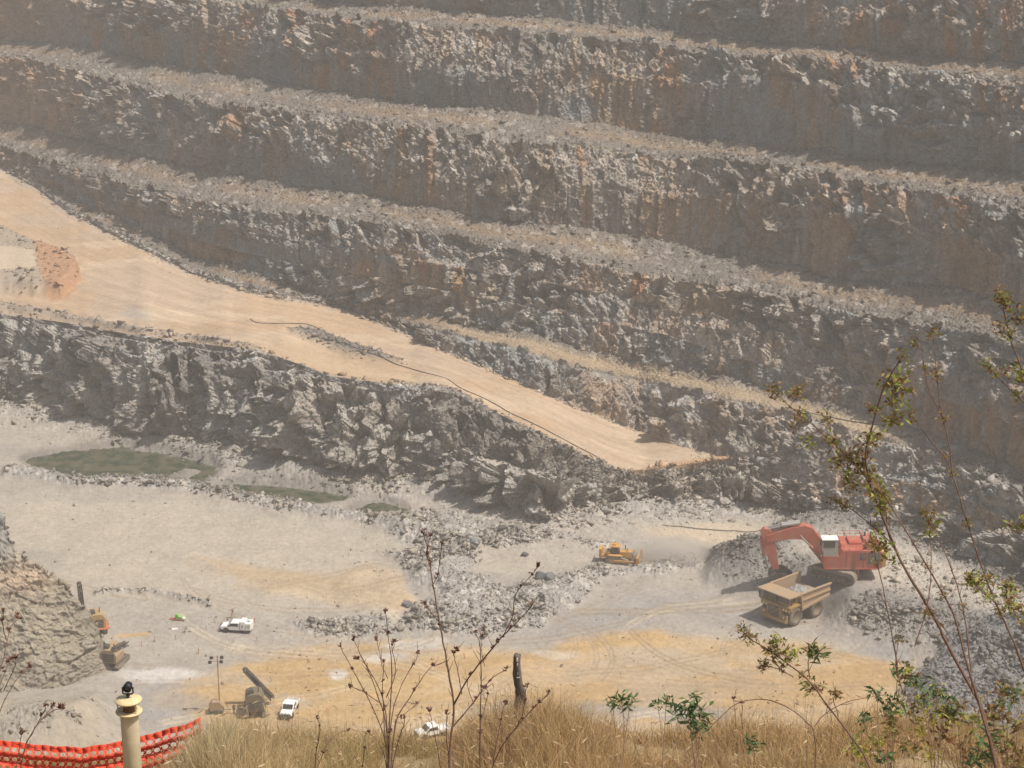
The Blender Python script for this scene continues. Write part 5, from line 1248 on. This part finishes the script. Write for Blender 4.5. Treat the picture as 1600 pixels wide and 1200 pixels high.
colr = np.where((RNG.random((n, 1)) < .16), np.array((.66, .53, .30))*RNG.uniform(.8, 1.1, (n, 1)), colr)
colr = np.where((RNG.random((n, 1)) < .10), np.array((.20, .12, .055))*RNG.uniform(.7, 1.3, (n, 1)), colr)
colr = mixc(colr, np.array((.36, .25, .11)), hump_*.45)
colr = mixc(colr, np.array((.36, .22, .12)), sstep(.5, .7, fbm(gx_*1.1, gy_*1.1, gx_*0, 2, 407))*.6)
colr = mixc(colr, np.array((.34, .33, .13)), np.clip(sstep(.52, .66, cl2)*.6*RNG.random(n), 0, 1))
colr = mixc(colr, np.array((.58, .47, .27)), np.exp(-((gx_+3.0)/.7)**2)*.6)
tag(blades('grass', gx_, gy_, hg, RNG.uniform(.005, .014, n), hg*RNG.uniform(.1, 1.0, n), np.clip(colr, .02, .8), M_GRASS), 'dense straw coloured dry grass along the rim of the pit', 'grass', kind='stuff')
n = 2600
gx2 = RNG.normal(-3.5, .34, n); gy2 = RNG.uniform(19.4, 21.4, n); h2 = RNG.uniform(.25, .6, n)*np.exp(-((gx2+3.5)/.7)**2)+.1
tag(blades('grass', gx2, gy2, h2, RNG.uniform(.004, .008, n), h2*RNG.uniform(.1, .6, n), np.array((.64, .53, .32))*RNG.uniform(.6, 1.15, (n, 1)), M_GRASS, 4), 'pale clump of dry grass leaning over the right end of the orange fence', 'grass', kind='stuff')
n = 5200
gy_ = RNG.uniform(18, 25.0, n); gx_ = RNG.uniform(-.36, .36, n)*gy_*1.05
hg = RNG.uniform(.40, .85, n)*(1-.45*sstep(-3.9, -4.7, gx_))
tag(blades('grass', gx_, gy_, hg, RNG.uniform(.004, .007, n), hg*RNG.uniform(.05, .4, n), np.array((.58, .44, .22))*RNG.uniform(.6, 1.2, (n, 1)), M_GRASS, 4), 'taller thin stalks standing above the dry grass', 'grass', kind='stuff')

# drooping seed plumes among the grass
n = 1500
gy3 = RNG.uniform(18, 25, n); gx3 = RNG.uniform(-.36, .36, n)*gy3*1.05; z3 = HC - rimdrop(gx3, gy3); hh = RNG.uniform(.35, .75, n)*(1-.45*sstep(-3.9, -4.7, gx3))
pm, cl_ = MB(), []
for i in range(n):
    p_ = Vector((gx3[i], gy3[i], z3[i]+hh[i])); dr = Vector((random.uniform(-1, 1), random.uniform(-1, 1), random.uniform(-.5, .7))).normalized()*random.uniform(.03, .075); sd_ = dr.orthogonal().normalized()*random.uniform(.005, .010); b0_ = len(pm.v)
    pm.add([p_ - dr, p_ + sd_, p_ + dr, p_ - sd_, p_ + dr.cross(sd_)*14], [(0, 1, 2), (0, 2, 3), (0, 4, 2)]); c_ = random.choice([(.55, .40, .24), (.42, .27, .15), (.66, .54, .36)]); cl_ += [c_]*5
    a_ = Vector((gx3[i]+random.uniform(-.06, .06), gy3[i], z3[i])); pm.add([a_, a_ + Vector((.004, 0, 0)), p_ + Vector((.002, 0, 0)), p_], [(0, 1, 2, 3)]); cl_ += [(.55, .42, .24)]*4
po = pm.build('grass', M_GRASS); ca = po.data.color_attributes.new('albedo', 'FLOAT_COLOR', 'POINT'); ca.data.foreach_set('color', np.concatenate([np.array(cl_), np.ones((len(cl_), 1))], 1).astype(np.float32).ravel())
tag(po, 'thin seed plumes nodding above the dry grass', 'grass', kind='stuff')

# ---------------------------------------------------------------- weeds and shrubs: stems drawn through real points, tufts at the nodes
M_STEM = plain('brown_woody_stem', (.115, .062, .045), .8, 0, (.20, .13, .09), .6, 25)
M_STEMP = plain('pale_dry_stem', (.30, .20, .12), .8, 0, (.16, .10, .07), .5, 25)
M_SEED = plain('brown_dry_seed_head', (.13, .062, .05), .9, 0, (.26, .15, .10), .6, 60)
def smooth_px(pts, k=4):
    P = np.array(pts, float); n = len(P)
    if n < 3: return [tuple(P[0]*(1-t/k)+P[-1]*t/k) for t in range(k+1)]
    out = []
    for i in range(n-1):
        p0, p1, p2, p3 = P[max(i-1, 0)], P[i], P[i+1], P[min(i+2, n-1)]
        for t in range(k):
            t /= k; out.append(.5*((2*p1)+(-p0+p2)*t+(2*p0-5*p1+4*p2-p3)*t*t+(-p0+3*p1-3*p2+p3)*t**3))
    out.append(P[-1]); return [tuple(q) for q in out]
class Plant:
    def __init__(s, name, label, cat, depth, root_px, seed, mat, group=None):
        s.d, s.r, s.mat = depth, random.Random(seed), mat
        b = atd(root_px[0], root_px[1], depth); s.o = thing(name, label, cat, b, 0, group); s.stem = MB()
        s.tufts = []
    def pt(s, x_, y_, dd=0): return atd(x_, y_, s.d+dd) - s.o.location
    def branch(s, pts, r0, r1=None, dd0=0, dd1=None, tufts=0, tsize=1.0, kind='seed', down=False):
        """pts in photo pixels from the base to the tip; the depth wanders from dd0 to dd1"""
        dd1 = dd0 + s.r.uniform(-.5, .5) if dd1 is None else dd1
        Q = smooth_px(pts); n = len(Q); r1 = r0*.45 if r1 is None else r1
        W_ = [s.pt(q[0] + s.r.uniform(-.7, .7), q[1], dd0+(dd1-dd0)*i/(n-1)) for i, q in enumerate(Q)]
        if down:                                                    # carry the stem on down to the slope it grows from
            a = W_[0]; g_ = s.o.location + a; zz = rim_z(g_.x, g_.y) - .05
            if g_.z > zz: W_ = [a + Vector((0, 0, zz-g_.z)), a + Vector((0, 0, (zz-g_.z)*.5))] + W_; n += 2
        px = s.d/F
        s.stem.tube(W_, [max(.45, .66*(r0+(r1-r0)*i/(n-1)))*px*s.r.uniform(.88, 1.15) for i in range(n)], 6)
        for k in range(int(len(pts)*1.2)):                           # fine dead twigs and spurs
            i = s.r.randint(max(1, n//4), n-1); a = W_[i]; t_ = (W_[i]-W_[i-1]).normalized(); q = (t_*.8 + Vector((s.r.uniform(-1, 1), s.r.uniform(-1, 1), s.r.uniform(-.1, .5)))).normalized()*s.r.uniform(5, 22)*px
            s.stem.tube([a, a + q*.55 + Vector((0, 0, q.length*.06)), a + q + Vector((0, 0, q.length*.2))], [.55*px, .45*px, .3*px], 4)
        for k in range(tufts):
            f_ = 1.0 if k == 0 else s.r.uniform(.25, .97); i = min(n-1, int(f_*(n-1))); s.tufts.append((W_[i], tsize*s.r.uniform(.65, 1.1)*(1 if k == 0 else .75), kind))
        return W_
    def tuft(s, x_, y_, size, kind, dd=0): s.tufts.append((s.pt(x_, y_, dd), size, kind))
    def finish(s):
        so_ = s.stem.build('stem', s.mat, s.o)
        for p_, size, kind in s.tufts:
            m = MB(); px = s.d/F*size*(1.18 if kind in ('leaf', 'brown') else 1); cols = []
            if kind == 'seed':
                for k in range(s.r.randint(4, 6)):
                    c = p_ + Vector((s.r.uniform(-3, 3), s.r.uniform(-3, 3), s.r.uniform(-2.5, 4)))*px; a = Vector((s.r.uniform(-.6, .6), s.r.uniform(-.6, .6), 1)).normalized()
                    for j in range(5):
                        t_ = (a + Vector((s.r.uniform(-.9, .9), s.r.uniform(-.9, .9), s.r.uniform(-.3, .5)))).normalized(); sd_ = t_.orthogonal().normalized()
                        L_ = s.r.uniform(4, 8)*px; w_ = 1.25*px
                        m.add([c, c + t_*L_*.5 + sd_*w_, c + t_*L_, c + t_*L_*.5 - sd_*w_, c + t_*L_*.5 + t_.cross(sd_)*w_], [(0, 1, 2), (0, 2, 3), (0, 4, 2), (0, 1, 4, 3)])
                o = m.build('seed_head', M_SEED, s.o)
            else:
                pal = {'leaf': [(.16, .20, .04), (.25, .27, .065), (.33, .31, .08), (.30, .19, .08), (.22, .13, .06)], 'green': [(.07, .12, .04), (.11, .17, .06), (.17, .23, .11)], 'yellow': [(.50, .40, .05), (.38, .36, .07), (.20, .25, .05)], 'brown': [(.22, .12, .06), (.28, .17, .07), (.22, .22, .06)]}[kind]
                V, Fc, A_ = [], [], []
                for k in range(36 if kind != 'green' else 26):
                    c = p_ + Vector([max(-8, min(8, s.r.gauss(0, 5.0))) for _ in range(3)])*px; t_ = Vector((s.r.uniform(-1, 1), s.r.uniform(-1, 1), s.r.uniform(-.5, 1.1))).normalized(); sd_ = t_.orthogonal().normalized()
                    sd_ = (Matrix.Rotation(s.r.uniform(0, 6.28), 3, t_) @ sd_)
                    L_ = s.r.uniform(4, 9)*px*(1.9 if kind == 'green' else 1); w_ = s.r.uniform(1.0, 1.7)*px*(1.25 if kind == 'green' else 1)
                    b_ = len(V); tw = sd_*.16*px; V += [p_ - tw, p_ + tw, c + tw, c - tw]; Fc += [(b_, b_+1, b_+2), (b_, b_+2, b_+3)]; A_ += [[.20, .15, .07]]*4
                    b_ = len(V); V += [c, c + t_*L_*.45 + sd_*w_, c + t_*L_ + Vector((0, 0, -L_*.15)), c + t_*L_*.45 - sd_*w_]; Fc += [(b_, b_+1, b_+2), (b_, b_+2, b_+3)]
                    cc = s.r.choice(pal); f_ = s.r.uniform(.75, 1.3); A_ += [[q*f_ for q in cc]]*4
                me = bpy.data.meshes.new('leaf_cluster'); raw_mesh(me, np.array([tuple(v) for v in V]), np.array(Fc), np.array(A_)); me.materials.append(M_LEAF)
                o = bpy.data.objects.new('leaf_cluster', me); COL.objects.link(o); o.parent = s.o
        return s.o
W = Plant('dry_weed', 'bushy dry brown weed with a fan of many thin seed stems left of centre', 'weed', 15.5, (606, 1215), 11, M_STEM)
for i, (pts, r0, tf) in enumerate([([(607,1215),(600,1150),(572,1085),(545,1035),(531,1010)], 2.0, 4), ([(608,1215),(603,1130),(580,1060),(562,1020),(553,1000)], 2.0, 4), ([(605,1215),(603,1120),(590,1070),(568,1035),(556,1030)], 1.6, 3),
        ([(608,1215),(609,1120),(612,1040),(606,990),(602,957)], 2.0, 4), ([(610,1215),(618,1130),(640,1090),(668,1048),(678,1040)], 2.2, 3), ([(606,1215),(612,1120),(628,1070),(650,1030),(653,1021)], 1.5, 3), ([(607,1215),(597,1170),(577,1145)], 1.5, 1),
        ([(610,1215),(622,1160),(632,1128),(630,1122)], 1.5, 1), ([(606,1215),(600,1120),(598,1075),(600,1035)], 1.5, 3), ([(604,1090),(618,1050),(612,1010),(617,1003)], 1.3, 2), ([(618,1125),(645,1105),(650,1100)], 1.0, 1), ([(596,1100),(566,1080),(548,1073)], 1.0, 1), ([(606,1060),(597,1040),(590,1005),(588,1000)], 1.1, 2)]):
    W.branch(pts, r0, .7, 0, None, tf, .9, down=pts[0][1] > 1200)
W.finish()
W = Plant('dry_weed', 'tall dry brown weed with long forked stems and dark seed heads at the centre', 'weed', 14.5, (702, 1215), 12, M_STEM)
for pts, r0, tf in [([(702,1215),(704,1160),(709,1105),(701,1050),(690,990),(681,940),(672,880),(666,850),(661,832)], 3.2, 5), ([(709,1103),(728,1066),(755,1030),(785,995),(812,968),(832,945)], 2.3, 6), ([(708,1135),(738,1100),(760,1070),(775,1055),(790,1047)], 1.8, 4), ([(722,1085),(713,1040),(709,1020),(713,1016)], 1.2, 2),
        ([(750,1215),(751,1120),(752,1050),(749,1005),(743,990)], 1.9, 4), ([(685,970),(672,955),(664,944)], 1.2, 1), ([(690,1215),(682,1160),(671,1112)], 1.4, 1), ([(757,1040),(752,1010),(755,985)], 1.1, 2), ([(785,995),(800,965),(805,930),(825,905),(842,885)], 1.1, 3), ([(672,885),(667,860),(672,838)], 1.0, 2), ([(750,1130),(762,1085),(757,1075)], 1.1, 2), ([(676,915),(686,890),(690,850)], .9, 2), ([(740,1100),(730,1070),(735,1055)], 1.0, 1), ([(701,1180),(697,1140),(698,1115)], 1.2, 1)]:
    W.branch(pts, r0, .75, 0, None, tf, .95, down=pts[0][1] > 1200)
W.finish()
W = Plant('dry_weed', 'low slanting dry weed leaning right in front of the wooden post', 'weed', 16.0, (762, 1215), 13, M_STEM)
for pts, r0, tf in [([(762,1215),(780,1175),(800,1145),(835,1105),(858,1083)], 1.6, 5), ([(800,1145),(815,1120),(822,1075)], 1.2, 2), ([(770,1195),(778,1150),(787,1105),(790,1100)], 1.2, 3)]:
    W.branch(pts, r0, .7, 0, None, tf, 1.0, down=pts[0][1] > 1200)
W.finish()
W = Plant('dry_weed', 'dry weed of short curved stems standing between the white ute and the bushy weed', 'weed', 16.0, (490, 1215), 14, M_STEM)
for pts, r0, tf in [([(490,1215),(495,1170),(500,1140),(496,1122)], 1.4, 3), ([(492,1215),(510,1165),(530,1145),(545,1142)], 1.2, 2), ([(565,1215),(568,1180),(570,1170)], 1.1, 2)]:
    W.branch(pts, r0, .7, 0, None, tf, .8, down=pts[0][1] > 1200)
W.finish()
W = Plant('dry_weed', 'tall dry weed with round seed heads at the left edge before the rock spur', 'weed', 12.0, (-30, 1215), 15, M_STEM)
for pts, r0, tf in [([(-30,1215),(-15,1100),(5,1030),(15,985),(28,966)], 1.8, 4), ([(-25,1180),(0,1110),(28,1058),(45,1042)], 1.7, 3), ([(-25,1160),(-8,1095),(8,1050),(14,1035)], 1.2, 2), ([(10,1000),(4,975),(6,955)], 1.1, 2), ([(5,1080),(22,1045),(24,1030)], 1.0, 1)]:
    W.branch(pts, r0, .8, 0, None, tf, 1.1, down=pts[0][1] > 1200)
W.finish()
W = Plant('dry_weed', 'leaning dry weed with three dark seed heads in front of the orange fence', 'weed', 12.0, (30, 1215), 16, M_STEM)
for pts, r0, tf in [([(30,1215),(40,1165),(58,1133),(72,1105)], 1.8, 2), ([(58,1133),(76,1112),(84,1103)], 1.2, 1), ([(64,1125),(84,1110),(96,1108)], 1.0, 1), ([(22,1215),(30,1170),(34,1145)], 1.2, 1)]:
    W.branch(pts, r0, .9, 0, None, tf, 1.2, down=pts[0][1] > 1200)
W.finish()
# big shrub at the right: woody branches with tufted yellow-green and brown leaves
B = Plant('shrub', 'tall open shrub with thin brown branches and yellow green leaf tufts at the right', 'shrub', 10.5, (1550, 1230), 21, M_STEM)
br = B.branch
br([(1562,1230),(1538,1120),(1512,1065),(1482,1010),(1455,955),(1420,900),(1398,855)], 4.6, 3.0, 0, .2, down=True)
br([(1398,855),(1378,805),(1362,765),(1345,735),(1310,700),(1275,668),(1240,640),(1208,612)], 3.0, 1.0, .2, .5, 5, 1.5, 'brown')
br([(1362,765),(1352,715),(1362,670),(1378,615),(1398,575),(1412,556)], 2.4, .9, .2, -.1, 3, 1.4, 'leaf')
br([(1412,885),(1392,845),(1384,800),(1376,775)], 2.2, 1.0, .2, .3, 3, 1.5, 'leaf')
br([(1545,1150),(1512,1040),(1490,960),(1458,900),(1425,845),(1398,800),(1380,770)], 3.0, 1.2, -.3, .1, 3, 1.2, 'brown')
br([(1395,850),(1360,820),(1330,795),(1303,782)], 1.6, .8, .2, .4, 4, 1.3, 'brown')
br([(1605,1060),(1585,1005),(1555,940),(1532,880),(1505,795),(1482,725),(1455,690),(1425,650)], 3.2, 1.0, .6, .9, 5, 1.2, 'brown')
br([(1490,750),(1482,690),(1470,640),(1462,570),(1458,520)], 1.8, .7, .7, .9, 3, 1.2, 'brown')
br([(1478,660),(1450,605),(1440,550),(1430,535)], 1.3, .7, .8, .9, 2, 1.2, 'brown')
br([(1405,1060),(1395,1000),(1382,930),(1370,880),(1365,850)], 1.7, .8, -.4, -.3, 2, 1.0, 'brown')
br([(1520,1085),(1512,1000),(1500,930),(1475,860),(1445,800)], 2.0, .9, -.2, .2, 3, 1.0, 'brown')
br([(1430,1010),(1450,940),(1455,880),(1452,830)], 1.6, .8, 0, .3, 2, 1.3, 'leaf')
br([(1410,1080),(1400,1040),(1404,1000)], 1.5, .8, -.5, -.4, 1, 1, 'brown')
br([(1560,945),(1528,918),(1515,903)], 1.6, .9, .6, .7, 4, 1.4, 'leaf')
br([(1600,985),(1572,930),(1580,915)], 1.8, .9, .7, .7, 3, 1.6, 'leaf')
br([(1495,1010),(1470,975),(1452,960)], 1.1, .7, 0, .1, 2, .9, 'brown')
br([(1230,640),(1245,620),(1247,612)], 1.0, .7, .45, .5, 2, 1.2, 'brown')
for x_, y_, sz, kd in [(1345,725,1.9,'leaf'),(1330,742,1.5,'leaf'),(1358,745,1.8,'brown'),(1368,765,1.7,'leaf'),(1382,772,1.6,'leaf'),(1312,720,1.4,'leaf'),(1322,715,1.4,'brown'),(1302,690,1.4,'leaf'),(1260,692,1.2,'leaf'),(1248,660,1.1,'brown'),(1400,600,1.9,'leaf'),(1410,608,1.8,'leaf'),(1385,602,1.5,'leaf'),(1398,625,1.5,'leaf'),(1392,660,1.4,'leaf'),(1402,655,1.3,'leaf'),(1368,685,1.3,'brown'),(1378,795,1.3,'leaf'),(1345,700,1.4,'brown'),(1335,760,1.3,'brown'),(1292,655,1.1,'brown'),(1375,850,1.6,'leaf'),(1385,862,1.5,'leaf'),(1362,640,1.0,'brown'),(1240,612,1.1,'brown'),(1528,912,1.5,'leaf'),(1575,945,1.6,'leaf'),(1595,960,1.7,'brown'),(1545,905,1.2,'leaf'),(1455,810,1.4,'leaf')]:
    B.tuft(x_, y_, sz, kd, .2)
B.finish()
B = Plant('shrub', 'leafy shrub twig with olive tufts reaching in at the upper right edge', 'shrub', 9.5, (1660, 1230), 22, M_STEM)
br = B.branch
br([(1660,1230),(1650,900),(1625,700),(1600,590),(1580,535),(1570,492),(1566,470)], 3.0, 1.0, 0, 0, 2, 1.5, 'leaf', True)
br([(1612,640),(1580,610),(1555,585),(1540,568)], 1.5, .8, 0, .2, 4, 1.3, 'leaf')
br([(1640,850),(1615,825),(1598,822)], 1.4, .8, 0, 0, 3, 1.4, 'leaf')
for x_, y_, sz, kd in [(1562,462,1.3,'brown'),(1575,470,1.2,'brown'),(1590,498,1.5,'leaf'),(1598,490,1.4,'brown'),(1562,512,1.2,'brown'),(1596,578,1.6,'leaf'),(1600,595,1.7,'leaf'),(1572,580,1.1,'brown'),(1590,820,1.3,'leaf')]: B.tuft(x_, y_, sz, kd)
B.finish()
B = Plant('shrub', 'low shrub branch slanting up left with olive leaf tufts over the tan floor', 'shrub', 12.0, (1372, 1230), 23, M_STEM)
br = B.branch
br([(1372,1230),(1350,1180),(1322,1140),(1295,1105),(1262,1062),(1228,1035),(1195,1012),(1172,998),(1158,983)], 2.8, 1.0, 0, .3, 6, 1.3, 'brown', True)
br([(1265,1062),(1263,1035),(1266,1015)], 1.2, .8, .2, .2, 2, 1.3, 'leaf'); br([(1240,1058),(1215,1045),(1192,1040)], 1.1, .7, .2, .3, 3, 1.0, 'brown'); br([(1310,1120),(1303,1095),(1306,1085)], 1.1, .7, .1, .1, 2, 1.0, 'brown')
for x_, y_, sz, kd in [(1205,1018,1.5,'leaf'),(1215,1012,1.4,'leaf'),(1228,1030,1.5,'brown'),(1238,1022,1.4,'yellow'),(1274,1022,1.5,'green'),(1280,1018,1.3,'leaf'),(1212,1000,1.1,'leaf'),(1262,1068,1.3,'leaf'),(1275,1075,1.2,'brown')]: B.tuft(x_, y_, sz, kd, .2)
B.finish()
B = Plant('dry_weed', 'bare arching brown twig bent over in a hoop above the grass', 'weed', 13.0, (1274, 1230), 24, M_STEM)
br = B.branch
br([(1274,1230),(1273,1150),(1262,1130),(1235,1108),(1205,1095),(1180,1093),(1150,1100),(1122,1125),(1100,1145)], 1.6, .7, 0, .3, 0, 1, 'seed', True)
br([(1273,1135),(1290,1115),(1320,1098),(1355,1090),(1385,1085)], 1.3, .6, 0, .2, 1, .8); br([(1150,1140),(1148,1110),(1146,1092)], .9, .6, .3, .3, 1, .7); br([(1160,1140),(1159,1100)], .9, .6, .3, .3, 1, .7)
B.finish()
def small_shrub(label, px, depth, spots, seed, kinds=('green',), sz=1.5):
    b_ = Plant('green_shrub', label, 'shrub', depth, (px, 1225), seed, M_STEMP)
    for i, (x_, y_) in enumerate(spots):
        b_.branch([(px + b_.r.uniform(-6, 6), 1225), ((px+x_)/2 + b_.r.uniform(-5, 5), (1225+y_)/2), (x_, y_)], 1.2, .7, 0, b_.r.uniform(-.3, .3), 0, 1, 'green', True)
        b_.tuft(x_, y_, sz*b_.r.uniform(.8, 1.15), kinds[i % len(kinds)], 0)
    b_.finish()
small_shrub('small green leafed shrub with drooping narrow leaves right of the hooped twig', 1385, 15.5, [(1370,1085),(1385,1110),(1392,1125),(1350,1125),(1400,1100),(1420,1050),(1402,1055),(1432,1062)], 31, ('green', 'green', 'leaf'), 1.5)
small_shrub('grey green shrub of long drooping leaves before the dark gravel heap', 1462, 15.0, [(1448,1085),(1465,1078),(1478,1092),(1440,1100),(1485,1110),(1455,1115)], 32, ('green', 'yellow'), 1.5)
small_shrub('small green shrub standing alone right of centre on the rim', 1088, 16.5, [(1085,1090),(1095,1115),(1078,1125),(1100,1130),(1060,1120),(1072,1105),(1090,1140)], 33, ('green',), 1.4)
small_shrub('thin green sprig with two leaf bunches right of the wooden post', 970, 17.5, [(957,1098),(972,1096),(985,1100)], 34, ('green',), 1.1)
small_shrub('tiny green sprig low between the sprig and the lone green shrub', 1036, 17.5, [(1028,1100),(1042,1096)], 35, ('green',), 1.0)
small_shrub('yellowing shrub low in the right corner among dry grass', 1500, 15.0, [(1478,1120),(1495,1110),(1520,1125),(1470,1150),(1440,1140),(1505,1160),(1425,1115),(1530,1170),(1455,1180)], 36, ('yellow', 'brown', 'leaf', 'brown'), 1.7)
small_shrub('dense olive green shrub filling the bottom right corner', 1575, 14.0, [(1580,1085),(1560,1120),(1590,1130),(1545,1150),(1575,1165),(1600,1180),(1540,1185),(1598,1085),(1565,1080),(1520,1195),(1585,1200),(1550,1105)], 37, ('green', 'leaf', 'brown'), 1.8)
small_shrub('small green sprig low in the dry grass below the hooped twig', 1175, 16.0, [(1168,1160),(1178,1165)], 38, ('green',), 1.0)
small_shrub('brown leafed low shrub spreading through the grass right of the lone twig', 1400, 14.5, [(1395,1150),(1372,1160),(1415,1170),(1380,1185),(1430,1165),(1350,1180),(1335,1165)], 39, ('brown', 'yellow', 'leaf', 'green'), 1.6)
# ================================================================== dusty air
hm = bpy.data.materials.new('dusty_air'); hm.use_nodes = True; t = hm.node_tree; t.nodes.clear()
out = t.nodes.new('ShaderNodeOutputMaterial'); pv = t.nodes.new('ShaderNodeVolumePrincipled')
pv.inputs['Color'].default_value = (.93, .88, .80, 1); pv.inputs['Density'].default_value = 0.00052; pv.inputs['Anisotropy'].default_value = .2
t.links.new(pv.outputs['Volume'], out.inputs['Volume'])
zmax = max(HC, float(NODE['H1'][1].max())) + 14
V = [(sx_*1500, sy_, z_) for z_ in (-9, zmax) for sx_, sy_ in ((-1, -120), (1, -120), (1, 2000), (-1, 2000))]
me = bpy.data.meshes.new('haze'); me.from_pydata(V, [], [(3,2,1,0),(4,5,6,7),(0,1,5,4),(1,2,6,5),(2,3,7,6),(3,0,4,7)]); me.materials.append(hm)
o = bpy.data.objects.new('haze', me); COL.objects.link(o); tag(o, 'thin pale dust haze hanging over the whole pit', 'haze', kind='stuff')

# dust the bulldozer is raising, and a thinner veil against the low face
def dust(name, c, r, dens, label, seed):
    me = bpy.data.meshes.new(name); bm = bmesh.new(); bmesh.ops.create_icosphere(bm, subdivisions=3, radius=1.0)
    rr_ = random.Random(seed)
    for v in bm.verts: v.co *= 1 + .25*math.sin(v.co.x*4+seed)*math.cos(v.co.y*3) + .15*math.sin(v.co.z*5)
    for v in bm.verts: v.co = Vector((v.co.x*r[0], v.co.y*r[1], v.co.z*r[2]))
    bm.to_mesh(me); bm.free()
    m = bpy.data.materials.new(name); m.use_nodes = True; t = m.node_tree; t.nodes.clear()
    out = t.nodes.new('ShaderNodeOutputMaterial'); pv = t.nodes.new('ShaderNodeVolumePrincipled'); pv.inputs['Color'].default_value = (.92, .87, .79, 1); pv.inputs['Density'].default_value = dens
    t.links.new(pv.outputs['Volume'], out.inputs['Volume']); me.materials.append(m)
    o = bpy.data.objects.new(name, me); COL.objects.link(o); o.location = c; tag(o, label, 'dust', kind='stuff')
cdu = at(1040, 866, 1.0)
dust('dust', cdu, (8, 4, 3.4), .22, 'puff of pale dust in front of the bulldozer blade', 3)
dust('dust', at(1085, 838, 4.0), (15, 4, 7.5), .03, 'thin veil of dust hanging against the low rock face', 8)
